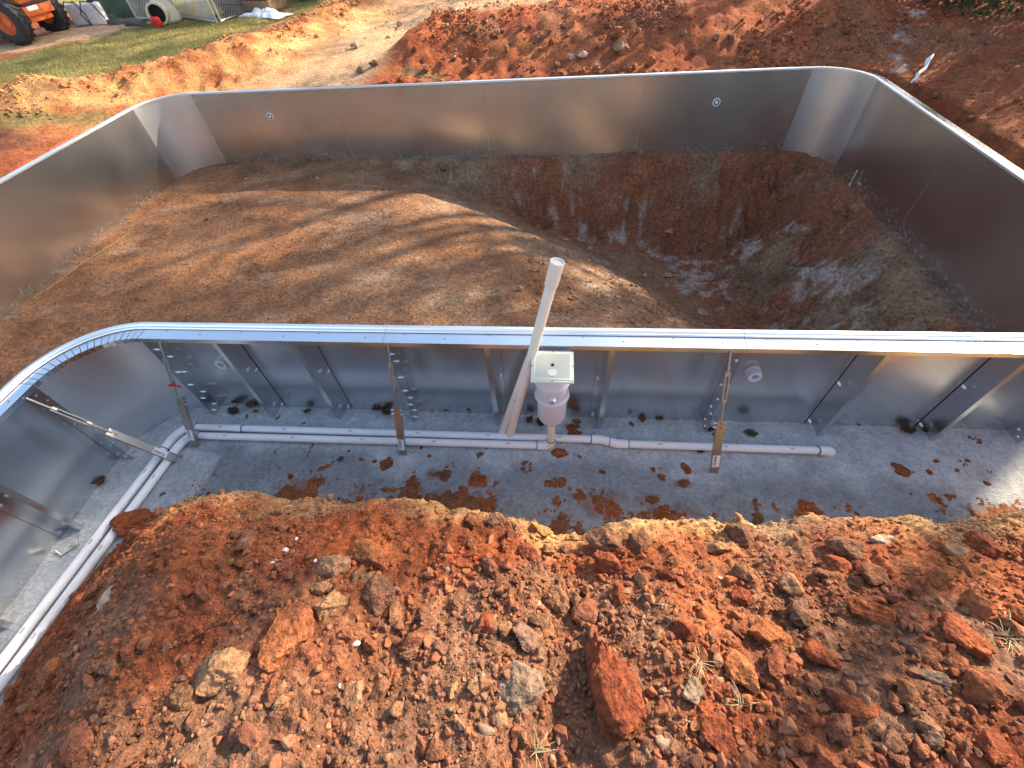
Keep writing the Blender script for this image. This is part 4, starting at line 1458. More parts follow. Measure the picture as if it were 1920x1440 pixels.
ORDN = ['leftmost', 'second from left', 'third from left', 'fourth from left', 'fifth from left', 'sixth from left', 'seventh from left', 'eighth from left', 'ninth from left', 'tenth from left']
for lab in sorted(set(t[2] for t in SMALL)):
    same = sorted([t for t in SMALL if t[2] == lab], key=lambda t: t[0])
    for i, (px, o_, _) in enumerate(same):
        tag(o_, lab if len(same) == 1 else lab + ', ' + ORDN[min(i, 9)], 'clod', 'small clods scattered over the near bank')
def scatter(name, pts, sizes, cols, sub, mat, parent=None, seeds=8, seed0=500, flat=0.7):
    """many small lumps in one mesh: far too many to count"""
    protos = [rock_shape(sub, seed0 + k, cuts=11, lump=0.12, lo=0.42, stretch=(1, 0.6 + 0.08 * (k % 5), 0.5 + 0.1 * (k % 4))) for k in range(seeds)]
    Vs = []; Fs = []; Cs = []
    off = 0
    n = len(pts)
    kind = rng.integers(0, seeds, n)
    for k in range(seeds):
        sel = np.where(kind == k)[0]
        if len(sel) == 0:
            continue
        V, F = protos[k]
        m_ = len(sel)
        a = rng.uniform(0, 2 * np.pi, m_); t = rng.uniform(-0.6, 0.6, m_)
        ca, sa = np.cos(a), np.sin(a); ct, st = np.cos(t), np.sin(t)
        x, y, z = V[:, 0], V[:, 1], V[:, 2]
        y2 = y[None] * ct[:, None] - z[None] * st[:, None]
        z2 = y[None] * st[:, None] + z[None] * ct[:, None]
        X = x[None] * ca[:, None] - y2 * sa[:, None]
        Y = x[None] * sa[:, None] + y2 * ca[:, None]
        s_ = sizes[sel][:, None]
        W = np.stack([X * s_, Y * s_, z2 * s_], -1) + pts[sel][:, None, :]
        Vs.append(W.reshape(-1, 3))
        Fs.append((F[None] + (np.arange(m_) * len(V))[:, None, None] + off).reshape(-1, 3))
        Cs.append(np.repeat(cols[sel], len(V), 0))
        off += m_ * len(V)
    me_ = np_mesh(name, np.concatenate(Vs), np.concatenate(Fs), {'col': np.concatenate(Cs)}, smooth=False)
    me_.materials.append(MAT[mat])
    o_ = link(name, me_)
    o_['kind'] = 'stuff'
    return o_
def mixcols(base, n, strength=0.42):
    P_ = np.array([COLS[k] for k in ('red', 'rust', 'orange', 'brown', 'tan', 'grey', 'brown', 'pale', 'dark')])
    pr = np.array([.24, .18, .15, .16, .07, .06, .06, .012, .05])
    k = rng.choice(len(P_), n, p=pr / pr.sum())
    c = base * (1 - strength) + P_[k] * strength
    return c * rng.uniform(0.8, 1.25, (n, 1))
def bank_scatter(n, smin_, smax_, power, sub, name, seed, drift):
    x = rng.uniform(-2.95, 3.6, n * 3); y = rng.uniform(-2.75, -0.85, n * 3)
    zc = blend_h(x, y, False)
    dn = fbm(x * 2.4, y * 2.4, oct=3, seed=seed)
    ok = (zc > 0.14) & (rng.uniform(0, 1, len(x)) < 0.12 + drift * 0.55 * sstep(-0.22, 0.38, dn))
    x, y = x[ok][:n], y[ok][:n]
    z = blend_h(x, y)
    s_ = smin_ * rng.uniform(0.0, 1, len(x)) ** (-power)
    s_ = np.minimum(s_, smax_)
    c = mixcols(bank_col(x, y, z), len(x))
    scatter(name, np.stack([x, y, z + s_ * 0.2], 1), s_, c, sub, 'crumbs', seed0=seed)
bank_scatter(1200, 0.017, 0.036, 0.40, 3, 'loose_clods', 515, 2.2)
bank_scatter(8500, 0.0085, 0.018, 0.42, 2, 'loose_clods', 520, 1.6)
bank_scatter(26000, 0.0032, 0.010, 0.40, 1, 'soil_crumbs', 540, 1.2)

# stones and crumbs on the other ground
def land_scatter(n, box, smin_, smax_, power, sub, name, seed, hf, colf, cond, z0=0.2, strength=0.55, drift=1.6):
    x = rng.uniform(box[0], box[1], n * 4); y = rng.uniform(box[2], box[3], n * 4)
    dn = fbm(x * 1.3, y * 1.3, oct=3, seed=seed)
    ok = cond(x, y) & (rng.uniform(0, 1, len(x)) < 0.4 + drift * dn)
    x, y = x[ok][:n], y[ok][:n]
    z = hf(x, y)
    s_ = np.minimum(smin_ * rng.uniform(0, 1, len(x)) ** (-power), smax_)
    c = mixcols(colf(x, y, z), len(x), strength)
    scatter(name, np.stack([x, y, z + s_ * z0], 1), s_, c, sub, 'crumbs', seed0=seed)
land_scatter(3500, (-2.6, 6.5, 6.2, 9.6), 0.018, 0.075, 0.40, 1, 'loose_clods', 560, land_h, land_col, lambda x, y: (pool_sd(x, y) > 0.9) & (loose_mask(x, y) > 0.5))
land_scatter(3200, (-9.5, -4.6, 4.2, 12.8), 0.016, 0.07, 0.40, 1, 'loose_clods', 570, land_h, land_col, lambda x, y: (pool_sd(x, y) > 0.9) & (loose_mask(x, y) > 0.4) & (lawn_mask(x, y) < 0.5), strength=0.35)
land_scatter(2600, (5.2, 10.0, 0.5, 10.0), 0.013, 0.06, 0.42, 1, 'loose_clods', 580, land_h, land_col, lambda x, y: pool_sd(x, y) > 0.9, drift=1.0)
land_scatter(900, (-4.5, 4.5, 8.8, 13.0), 0.015, 0.05, 0.40, 1, 'loose_clods', 585, land_h, land_col, lambda x, y: y > 0)
land_scatter(6000, (XL + .05, XR - .05, -2.0, YF - .05), 0.006, 0.024, 0.42, 1, 'floor_pebbles', 590, floor_h, floor_col, lambda x, y: pool_sd(x, y) < -0.03, strength=0.6)
land_scatter(2000, (0.2, XR - .1, 0.4, YF - .05), 0.013, 0.05, 0.42, 1, 'floor_pebbles', 595, floor_h, floor_col, lambda x, y: pool_sd(x, y) < -0.05, strength=0.5)
land_scatter(2600, (-2.6, 4.4, -1.25, -0.05), 0.0028, 0.013, 0.5, 1, 'slab_crumbs', 597, concrete_h, lambda x, y, z: np.tile(np.array(COLS['red']), (len(x), 1)), lambda x, y: (x > -2.3) & (pool_sd(x, y) > 0.02) & (conc_attr(x, y, x)['mud'] + 0.12 * rng.normal(size=len(x)) > 0.52), strength=0.35)

land_scatter(2400, (-2.4, 4.4, -1.25, -0.7), 0.004, 0.020, 0.5, 1, 'slab_crumbs', 598, concrete_h, lambda x, y, z: np.tile(np.array(COLS['red']), (len(x), 1)), lambda x, y: (pool_sd(x, y) > 0.62 + 0.25 * rng.uniform(0, 1, len(x)) ** 0.5) & (x > -2.3), strength=0.35)
# stones on the far berm that can be told apart
FARR = [(1160, 72, 26, 'orange'), (1122, 92, 22, 'tan'), (1070, 112, 18, 'pale'), (1218, 124, 28, 'orange'), (888, 128, 30, 'orange'), (1010, 80, 24, 'brown'), (950, 100, 18, 'brown'), (1165, 92, 30, 'tan'),
        (1090, 108, 26, 'pale'), (750, 50, 14, 'pale'), (668, 90, 20, 'pale'), (800, 133, 16, 'brown'), (925, 70, 16, 'red'), (1045, 122, 16, 'tan'), (1280, 70, 18, 'tan'), (1340, 80, 22, 'tan'), (1370, 75, 18, 'tan'),
        (1300, 100, 16, 'brown'), (1405, 110, 20, 'orange'), (1465, 118, 16, 'orange'), (700, 125, 20, 'brown'), (676, 136, 18, 'grey'), (850, 110, 14, 'brown'), (980, 60, 14, 'tan'), (1240, 60, 14, 'red'), (1140, 50, 14, 'red'),
        (1000, 130, 18, 'rust'), (780, 95, 14, 'rust'), (1540, 105, 16, 'orange'), (1590, 60, 14, 'dark'), (1535, 57, 16, 'dark'), (1565, 50, 12, 'dark'), (1390, 45, 10, 'dark')]
FL_ = []
for i, (px, py, wpx, cn) in enumerate(FARR):
    p = hit(px, py, lambda x, y: land_h(x, y, False))
    s_ = wpx * float((p - CAM) @ FW) / FPX / 2
    o_ = bpy.data.objects.new('stone', CL[(i * 5) % len(CL)])
    COL.objects.link(o_)
    o_.color = jit(COLS[cn])
    p[2] = float(land_h(np.array([p[0]]), np.array([p[1]]))[0])
    put(o_, p, Vector((0, 0, 1)), (s_, s_, s_ * 1.1), i * 1.3, 0.25)
    FL_.append((px, o_, '%s %s stone on the spoil behind the far wall, %s' % ('small' if wpx < 18 else 'large', {'pale': 'pale', 'dark': 'dark'}.get(cn, cn + '-coloured'), 'towards its left end' if px < 850 else 'in its left half' if px < 1020 else 'in its middle' if px < 1200 else 'in its right half' if px < 1420 else 'at its right end')))
for lab in sorted(set(t[2] for t in FL_)):
    same = sorted([t for t in FL_ if t[2] == lab], key=lambda t: t[0])
    for i, (px, o_, _) in enumerate(same):
        tag(o_, (lab if len(same) == 1 else lab + ', ' + ORDN[i]).replace('on the spoil behind the far wall', 'on the far spoil'), 'stone', 'stones on the spoil behind the far wall')
FLR = [(1252, 520, 18, 'pale', 'larger of two pale stones on the deep-end floor'), (1210, 520, 11, 'pale', 'smaller pale stone beside the larger one on the deep-end floor'), (415, 380, 12, 'tan', 'pale stone lit by the sun on the shallow floor near the left wall'),
       (388, 412, 10, 'grey', 'grey stone on the shallow floor, nearer than the sunlit one'), (464, 338, 9, 'pale', 'pale pebble on the shallow floor close to the far wall'), (596, 336, 8, 'pale', 'pale pebble on the shallow floor, right of the other one by the far wall'),
       (1362, 565, 9, 'tan', 'leftmost of three little stones in a row on the deep-end floor'), (1373, 568, 9, 'tan', 'middle of three little stones in a row on the deep-end floor'), (1382, 566, 9, 'tan', 'rightmost of three little stones in a row on the deep-end floor'),
       (976, 543, 13, 'tan', 'tan stone at the edge of the deep end beside the leaning pipe'), (832, 322, 26, 'brown', 'brown lump broken out of the slope under the far wall'), (1390, 281, 8, 'pale', 'white pebble against the foot of the far wall'), (1255, 440, 20, 'tan', 'tan stone sticking out of the deep-end slope')]
for i, (px, py, wpx, cn, lab) in enumerate(FLR):
    p = hit(px, py, floor_h)
    s_ = wpx * float((p - CAM) @ FW) / FPX / 2
    o_ = bpy.data.objects.new('stone', CL[(i * 3) % len(CL)])
    COL.objects.link(o_)
    o_.color = jit(COLS[cn])
    put(o_, p, Vector((0, 0, 1)), (s_, s_, s_ * 1.1), i * 2.1, 0.2)
    tag(o_, lab, 'stone', 'stones on the pool floor')
# crumbs of white lime on the bank
LIME = [(535, 1033, 13, 'large white lime crumb on the red left slope'), (556, 1012, 8, 'upper white lime crumb on the red left slope'), (512, 1056, 9, 'lowest white lime crumb on the red left slope'), (592, 1052, 10, 'white lime crumb right of the others on the red slope'),
        (668, 1208, 13, 'bluish white lump below the tight rock cluster'), (638, 1288, 10, 'small white chip near the bottom centre')]
lm = rock_mesh('lime_crumb', 2, 777, 'lime', lump=0.3)
for i, (px, py, wpx, lab) in enumerate(LIME):
    p = hit(px, py, fineh)
    s_ = wpx * float((p - CAM) @ FW) / FPX / 2
    o_ = bpy.data.objects.new('lime_crumb', lm)
    COL.objects.link(o_)
    put(o_, p, nrm(coarse, p[0], p[1]), (s_, s_ * 0.8, s_ * 0.7), i * 1.7, 0.15)
    tag(o_, lab, 'lime crumb', 'white crumbs on the near bank')

# ------------------------------------------------------------------ fallen leaves on the slab
def oak_leaf(seed, curl):
    r_ = random.Random(seed)
    n = 13
    L_ = []; R_ = []; C_ = []
    for i in range(n):
        t = i / (n - 1)
        wv = (0.10 + 0.34 * math.sin(math.pi * min(1, t * 1.05)) ** 0.8) * (1.0 if i % 2 else 0.52) * r_.uniform(0.85, 1.15)
        if i == n - 1:
            wv = 0.02
        if i == 0:
            wv = 0.03
        z = curl * (t - 0.5) ** 2
        C_.append((t, 0, z))
        L_.append((t + (0.05 if i % 2 else -0.02), wv, z + curl * 0.9 * wv * r_.uniform(0.5, 1.4)))
        R_.append((t + (0.05 if i % 2 else -0.02), -wv, z + curl * 0.9 * wv * r_.uniform(0.3, 1.3)))
    vs = C_ + L_ + R_
    fs = []
    for i in range(n - 1):
        fs.append((i, i + 1, n + i + 1, n + i))
        fs.append((i, 2 * n + i, 2 * n + i + 1, i + 1))
    b_ = MB()
    b_.add(vs, fs)
    b_.add([(-0.28, 0.012, 0.03), (-0.28, -0.012, 0.03), (0.02, -0.012, 0.0), (0.02, 0.012, 0.0), (-0.28, 0, 0.045), (0.02, 0, 0.015)], [(0, 1, 2, 3), (0, 3, 5, 4), (1, 4, 5, 2)])
    return b_.mesh('fallen_leaf')
LEAFM = {}
for mname in ('oak_brown', 'oak_rust', 'oak_green'):
    for k in range(3):
        me_ = oak_leaf(k * 7 + len(mname), (0.35, 0.7, 1.1)[k])
        me_.materials.append(MAT[mname])
        LEAFM[(mname, k)] = me_
LV = [(455, 752, 34, 'oak_brown', 2, 'large brown oak leaf in the heap at the left of the trench'), (478, 760, 30, 'oak_rust', 1, 'rust leaf in the leaf heap by the first stiffener'), (490, 752, 28, 'oak_brown', 1, 'brown leaf touching the first stiffener foot'),
      (465, 742, 26, 'oak_brown', 2, 'curled brown leaf at the back of the leaf heap'), (440, 772, 26, 'oak_brown', 0, 'narrow brown leaf lying in front of the leaf heap'), (578, 772, 16, 'oak_brown', 1, 'small curled leaf between the first two stiffeners'),
      (660, 752, 22, 'oak_rust', 1, 'rust leaf leaning at the second stiffener foot'), (646, 750, 20, 'oak_brown', 2, 'dark leaf behind the second stiffener foot'), (712, 766, 24, 'oak_brown', 2, 'brown leaf left of the middle brace'),
      (725, 775, 22, 'oak_brown', 1, 'crumpled leaf at the left side of the middle brace'), (764, 757, 26, 'oak_brown', 2, 'dark leaf against the bolted flange by the middle brace'), (836, 770, 16, 'oak_green', 1, 'small olive leaf right of the middle brace'),
      (880, 766, 28, 'oak_rust', 2, 'rust leaf standing up between middle brace and leaning pipes'), (812, 769, 9, 'oak_rust', 0, 'tiny rust leaf right of the middle brace'), (993, 788, 18, 'oak_brown', 1, 'dark leaf beside the foot of the leaning pipes'),
      (1012, 797, 22, 'oak_brown', 2, 'squarish brown leaf left of the skimmer pipe'), (1082, 793, 18, 'oak_rust', 1, 'rust leaf right of the skimmer pipe'), (1204, 784, 20, 'oak_brown', 0, 'brown leaf near the wall right of the skimmer'),
      (1232, 782, 22, 'oak_brown', 0, 'lobed leaf near the wall, second right of the skimmer'), (1184, 796, 12, 'oak_green', 0, 'small grey-green leaf right of the skimmer'), (1327, 806, 22, 'oak_brown', 1, 'brown oak leaf left of the brown brace'),
      (1406, 813, 24, 'oak_green', 0, 'green oak leaf right of the brown brace'), (1530, 797, 15, 'oak_rust', 1, 'rust leaf at the third stiffener foot'), (1546, 787, 12, 'oak_rust', 0, 'small rust leaf just behind the third stiffener foot'),
      (1607, 793, 16, 'oak_rust', 0, 'single rust leaf by the wall at right'), (1700, 808, 28, 'oak_brown', 1, 'dark leaf at the foot of the last stiffener'), (1735, 808, 22, 'oak_green', 1, 'olive leaf right of the last stiffener foot'),
      (1495, 780, 30, 'oak_brown', 2, 'brown crumpled leaf behind the third stiffener foot'), (1313, 848, 16, 'oak_brown', 1, 'leaf below the single pipe by the brown brace'), (640, 862, 14, 'oak_brown', 1, 'dark leaf on the wet slab below the double pipes'),
      (395, 748, 16, 'oak_brown', 1, 'brown leaf at the foot of the curved corner'), (195, 905, 22, 'oak_brown', 2, 'dead leaf on the slab left of the pipes')]
for i, (px, py, wpx, mname, k, lab) in enumerate(LV):
    p = hit(px, py, concrete_h)
    s_ = wpx * float((p - CAM) @ FW) / FPX
    o_ = bpy.data.objects.new('fallen_leaf', LEAFM[(mname, k)])
    COL.objects.link(o_)
    a = random.uniform(0, 6.28)
    M = Matrix.Translation((p[0] - 0.45 * s_ * math.cos(a), p[1] - 0.45 * s_ * math.sin(a), p[2] + 0.006)) @ Matrix.Rotation(a, 4, 'Z') @ Matrix.Rotation(random.uniform(-.25, .25), 4, 'X') @ Matrix.Scale(s_, 4)
    o_.matrix_world = M
    tag(o_, lab, 'leaf', 'fallen leaves on the slab')
# lumps of red mud on the slab
MUDM = [rock_mesh('mud_lump', 3, 800 + k, cuts=3, lump=0.3, rough=0.14) for k in range(4)]
MU = [(1083, 800, 12, 'round mud lump right of the skimmer pipe'), (1285, 878, 26, 'broad orange mud smear left of the brown brace'), (703, 865, 11, 'red mud lump left of the middle brace foot'), (678, 862, 11, 'oval red mud lump below the double pipes'), (654, 846, 8, 'small red mud lump below the double pipes'),
      (1755, 865, 12, 'upper mud lump on the right of the slab'), (1742, 885, 14, 'lower mud lump on the right of the slab'), (1795, 882, 10, 'mud lump right of the pair on the slab'), (1850, 907, 16, 'mud lump far right on the slab'), (790, 840, 9, 'small mud lump right of the middle brace'),
      (805, 855, 10, 'mud lump below the pipes, right of the middle brace'), (545, 893, 14, 'red mud lump near the bank at left'), (980, 880, 12, 'dark mud lump below the skimmer elbow'), (1130, 885, 14, 'mud lump between skimmer and brown brace')]
for i, (px, py, wpx, lab) in enumerate(MU):
    p = hit(px, py, concrete_h)
    s_ = wpx * float((p - CAM) @ FW) / FPX / 2
    o_ = bpy.data.objects.new('mud_lump', MUDM[i % 4])
    COL.objects.link(o_)
    o_.color = jit((0.27, 0.080, 0.028))
    M = Matrix.Translation((p[0], p[1], p[2] + 0.001)) @ Matrix.Rotation(i * 1.9, 4, 'Z') @ Matrix.Diagonal((s_, s_ * 0.7, min(s_ * 0.25, 0.010), 1))
    o_.matrix_world = M
    tag(o_, lab, 'mud lump', 'red mud lumps on the slab')

# ------------------------------------------------------------------ dry grass tufts on the bank
def tuft(px, py, wpx, nb, seed, lab):
    p = hit(px, py, fineh)
    s_ = wpx * float((p - CAM) @ FW) / FPX
    r_ = random.Random(seed)
    b_ = MB()
    for k in range(nb):
        a = r_.uniform(0, 6.28); L_ = s_ * r_.uniform(0.35, 0.75); lean_ = r_.uniform(0.5, 1.2)
        base = Vector((r_.uniform(-.1, .1) * s_, r_.uniform(-.1, .1) * s_, 0))
        pts = []
        for i in range(5):
            t = i / 4
            pts.append(base + Vector((math.cos(a) * L_ * t * lean_, math.sin(a) * L_ * t * lean_, L_ * (0.6 * t - 0.5 * t * t) + r_.uniform(-.004, .004))))
        b_.tube(pts, [0.0013, 0.0012, 0.001, 0.0008, 0.0004], 4, caps=False)
    o_ = b_.build('dry_grass_tuft', 'dry_grass')
    o_.location = p + np.array([0, 0, 0.012])
    tag(o_, lab, 'grass tuft', 'dry grass tufts on the near bank')
tuft(1008, 1405, 62, 16, 1, 'large dry grass tuft at the bottom edge')
tuft(1242, 1135, 34, 8, 2, 'small pale grass tuft between the red stones')
tuft(1308, 1242, 62, 18, 3, 'spreading dry grass tuft right of the largest boulder')
tuft(1385, 1318, 60, 14, 4, 'thin grass roots above the long red slab')
tuft(1885, 1200, 74, 22, 5, 'dense dry grass tuft at the right edge')
tuft(978, 1365, 34, 8, 6, 'wispy grass roots left of the bottom boulder')
tuft(1290, 1352, 36, 7, 7, 'few grass roots beside the boulder foot')

# ------------------------------------------------------------------ small things round the pool
b = MB()
p0 = hit(60, 562, floor_h); p1 = hit(243, 437, floor_h)
pts = [Vector(p0) + (Vector(p1) - Vector(p0)) * t + Vector((0.012 * math.sin(t * 9), 0.012 * math.cos(t * 7), 0)) for t in [i / 24 for i in range(25)]]
for q in pts:
    q.z = float(floor_h(np.array([q.x]), np.array([q.y]))[0]) + 0.006
b.tube(pts, 0.003, 5)
tag(b.build('string_line', 'string', None, 60), 'yellow string lying on the floor along the left wall', 'string')
b = MB()
b.tube([(4.63, 4.24, -0.08), (4.655, 4.28, 0.18)], 0.008, 8)
b.lathe([(0.016, 0), (0.016, 0.03), (0, 0.031)], (4.632, 4.243, -0.02), (0.08, 0.15, 1), 8)
tag(b.build('marker_stake', 'bolt_steel', None, 40), 'thin metal stake at the foot of the right wall', 'stake')
b = MB()
p0 = hit(133, 1030, concrete_h)
P_ = Vector(p0)
b.tube([P_ + Vector((-.10, -.02, .012)), P_ + Vector((-.02, -.05, .012)), P_ + Vector((.05, .03, .02)), P_ + Vector((.02, .06, .03))], 0.007, 8)
tag(b.build('bent_rod', 'brace_steel', None, 40), 'bent metal rod lying against the left wall foot', 'rod')
# straw on the wet slab
b = MB()
q0 = hit(505, 866, concrete_h); q1 = hit(530, 853, concrete_h)
b.tube([Vector(q0) + Vector((0, 0, .012)), (Vector(q0) + Vector(q1)) / 2 + Vector((-.01, .02, .03)), Vector(q1) + Vector((0, 0, .015))], 0.0025, 5)
tag(b.build('straw_stalk', 'dry_grass', None), 'single bent straw stalk on the wet slab', 'straw')
# torn white plastic strip on the right bank
lh = lambda x, y: land_h(x, y)
pts = [hit(a, c, lh) for a, c in ((1703, 162), (1714, 155), (1718, 143), (1732, 134), (1735, 122), (1746, 110))]
b = MB()
ww = [0.012, 0.018, 0.022, 0.016, 0.030, 0.012]
vs = []
for i, q in enumerate(pts):
    t = Vector(pts[min(i + 1, 5)]) - Vector(pts[max(i - 1, 0)]); t.normalize()
    s_ = t.cross(Vector((0, 0, 1))).normalized()
    for k in (-1, 0, 1):
        vs.append(Vector(q) + s_ * ww[i] * k + Vector((0, 0, 0.05 + 0.03 * (k == 0) + 0.02 * math.sin(i * 2))))
fs = [(i * 3 + k, i * 3 + k + 1, i * 3 + k + 4, i * 3 + k + 3) for i in range(5) for k in range(2)]
n0 = len(vs)
vs += [v - Vector((0, 0, 0.012)) for v in vs]
fs += [tuple(n0 + j for j in reversed(f)) for f in fs]
b.add(vs, fs)
tag(b.build('plastic_strip', 'white_sheet', None, 60), 'torn white plastic strip on the right-hand bank', 'plastic')

# ------------------------------------------------------------------ things beyond the lawn, top left
def gz(x, y):
    return float(land_h(np.array([float(x)]), np.array([float(y)]))[0])
# orange loader
LX, LY = -13.50, 10.95
ld = empty('wheel_loader', (LX, LY, gz(LX, LY)), R(180))
tag(ld, 'orange compact wheel loader parked beyond the lawn', 'loader')
def wheel(x, y):
    s_ = 1 if y > 0 else -1
    b_ = MB()
    r = 0.43
    prof = [(0.24, -0.15), (0.30, -0.16), (0.39, -0.145), (0.425, -0.11), (0.43, 0.0), (0.425, 0.11), (0.39, 0.145), (0.30, 0.16), (0.24, 0.15)]
    b_.lathe(prof, (x, y, r), (0, 1, 0), 40, caps=False)
    for k in range(20):
        a = 2 * math.pi * k / 20
        for sg in (-1, 1):
            Mx = Matrix.Translation((x, y, r)) @ Matrix.Rotation(a + sg * 0.08, 4, 'Y') @ Matrix.Translation((0, sg * 0.065, 0.428)) @ Matrix.Rotation(sg * 0.45, 4, 'Z')
            b_.box((-0.03, -0.07, -0.012), (0.03, 0.07, 0.018), Mx)
    t_ = b_.build('tyre', 'black_rubber', ld, 40)
    b_ = MB()
    b_.lathe([(0.0, 0.06), (0.09, 0.06), (0.10, 0.03), (0.19, 0.02), (0.235, 0.10), (0.255, 0.135), (0.25, 0.12), (0.24, -0.12), (0.0, -0.12)], (x, y, r), (0, s_, 0), 32)
    b_.build('rim', 'orange_paint', t_, 40)
for x in (-0.62, 0.62):
    for y in (-0.60, 0.60):
        wheel(x, y)
b = MB(); b.box((-0.98, -0.36, 0.34), (0.95, 0.36, 0.62)); b.box((-1.06, -0.44, 0.46), (-0.90, 0.44, 0.66)); b.build('chassis', 'orange_paint', ld, None, 0.03)
b = MB()
b.add([(-1.0, -.40, .70), (-.1, -.40, .70), (-.1, .40, .70), (-1.0, .40, .70), (-1.04, -.38, .98), (-.1, -.40, 1.22), (-.1, .40, 1.22), (-1.04, .38, .98), (-.85, -.34, 1.20), (-.85, .34, 1.20)],
      [(3, 2, 1, 0), (0, 1, 5, 8, 4), (2, 3, 7, 9, 6), (1, 2, 6, 5), (0, 4, 7, 3), (4, 8, 9, 7), (8, 5, 6, 9)])
b.build('hood', 'orange_paint', ld, None, 0.03)
b = MB(); b.box((-1.10, -0.42, 0.665), (-0.16, 0.42, 0.70)); b.build('bumper', 'black_rubber', ld, None, 0.015)
b = MB(); b.box((-1.066, 0.02, 0.56), (-1.061, 0.34, 0.64)); b.build('number_plate', 'white_plastic', ld)
b = MB()
for x, y in ((0.0, -.38), (0.0, .38), (0.75, -.38), (0.75, .38)):
    b.tube([(x, y, 0.62), (x, y, 2.1)], 0.03, 8)
b.build('cab_posts', 'grey_paint', ld)
b = MB(); b.box((-0.1, -0.45, 2.1), (0.9, 0.45, 2.17)); b.build('cab_roof', 'orange_paint', ld, None, 0.03)
b = MB(); b.box((0.05, -0.25, 0.62), (0.5, 0.25, 0.95)); b.box((0.05, -0.25, 0.95), (0.15, 0.25, 1.4)); b.build('seat', 'black_rubber', ld, None, 0.03)
for y in (-.30, .30):
    b = MB(); b.tube([(0.55, y, 1.15), (1.2, y, 0.95), (1.65, y, 0.35)], 0.06, 8); b.build('loader_arm', 'orange_paint', ld)
b = MB()
b.add([(1.6, -.75, .05), (1.6, .75, .05), (2.1, .75, .03), (2.1, -.75, .03), (1.55, -.75, .5), (1.55, .75, .5), (1.58, -.75, .08), (1.58, .75, .08)], [(0, 3, 2, 1), (0, 1, 5, 4), (0, 4, 3), (1, 2, 5)])
b.build('bucket', 'grey_paint', ld)
for y in (-.36, .36):
    b = MB(); b.tube([(-.35, y, .75), (-.15, y * 1.1, 1.0)], 0.03, 8); b.build('lift_cylinder', 'wire', ld)

# white sprayer tanks with hose
def tank(x, y, rz, lab, cap):
    t_ = empty('spray_tank', (x, y, gz(x, y)), rz)
    tag(t_, lab, 'tank', 'white spray tanks')
    b_ = MB(); b_.box((-.20, -.15, 0), (.20, .15, .46)); b_.build('tank_body', 'white_plastic', t_, None, 0.06)
    b_ = MB(); b_.lathe([(0.07, 0), (0.07, 0.06), (0, 0.061)], (0.05, 0, 0.455), (0, 0, 1), 16); b_.build('cap', cap, t_, 40)
    b_ = MB()
    b_.tube([(-.2, -.16, .05), (-.28, -.2, .25), (-.1, -.2, .52), (.12, -.18, .48), (.24, -.18, .2), (.3, -.2, .02)], 0.014, 8)
    b_.build('hose', 'black_rubber', t_, 40)
tank(-12.75, 12.35, 0.3, 'white plastic spray tank with yellow top behind the loader', 'yellow_plastic')
tank(-12.25, 12.35, 0.2, 'white plastic spray tank with black hose beside the tarpaulin', 'black_rubber')
b = MB(); b.box((-.16, -.10, 0), (.16, .10, .12)); b.lathe([(.06, .0), (.06, .09), (0, .091)], (0, 0, .12), (0, 0, 1), 12)
o_ = b.build('pump_box', 'grey_paint', None, None, 0.01); o_.location = (-11.75, 12.25, gz(-11.75, 12.25)); tag(o_, 'small dark pump box beside the white tanks', 'box')
# tarpaulin covered mound
V, F = ICO[4]
V = V.copy()
V[:, 2] = np.maximum(V[:, 2], -0.1)
fold = 0.06 * np.sin(np.arctan2(V[:, 1], V[:, 0]) * 11 + 3 * V[:, 2]) * (1 - np.abs(V[:, 2])) + 0.07 * fbm(V[:, 0] * 3, V[:, 1] * 3, V[:, 2] * 3, oct=3, seed=901)
V = V * (1 + fold)[:, None] * np.array([1.05, 0.8, 1.35])
me_ = np_mesh('tarpaulin_heap', V, F)
o_ = link('tarpaulin_heap', me_, 'green_tarp')
o_.location = (-12.3, 13.75, gz(-12.3, 13.75))
tag(o_, 'tall heap under a dark green tarpaulin behind the white tanks', 'tarpaulin')
# chain-link gate panels leaning along the fence line
def gate(a, b_, lab, h=1.75):
    a = Vector((a[0], a[1], gz(*a) + 0.03)); b_ = Vector((b_[0], b_[1], gz(*b_) + 0.03))
    d = b_ - a; L_ = d.length; d.normalize()
    g_ = empty('chain_link_panel', a)
    tag(g_, lab, 'fence panel', 'chain-link panels beyond the lawn')
    Z = Vector((0, 0, 1))
    for nm, u, v in (('frame_post', Vector(), Z * h), ('frame_post', d * L_, d * L_ + Z * h), ('frame_rail', Vector(), d * L_), ('frame_rail', Z * h, d * L_ + Z * h), ('frame_rail', Z * h * .5, d * L_ + Z * h * .5)):
        m_ = MB(); m_.tube([u, v], 0.024, 8); m_.build(nm, 'wire', g_, 40)
    m_ = MB()
    st = 0.10
    k = int((L_ + h) / st)
    for i in range(k):
        c = i * st
        # rising and falling wires
        for sg in (1, -1):
            x0, z0 = (c, 0) if c <= L_ else (L_, c - L_)
            x1, z1 = (0, c) if c <= h else (c - h, h)
            if sg == -1:
                x0, x1 = L_ - x0, L_ - x1
            m_.tube([d * x0 + Z * z0, d * x1 + Z * z1], 0.006, 4, caps=False)
    m_ = m_.build('mesh_wire', 'wire', g_); m_['kind'] = 'stuff'
gate((-11.45, 12.75), (-9.95, 12.35), 'chain-link panel behind the beige dog house')
gate((-9.85, 12.30), (-8.35, 11.55), 'chain-link panel at the end of the fence line beside the straw heap')
gate((-8.30, 11.65), (-8.05, 12.95), 'chain-link panel turned away at the fence corner')
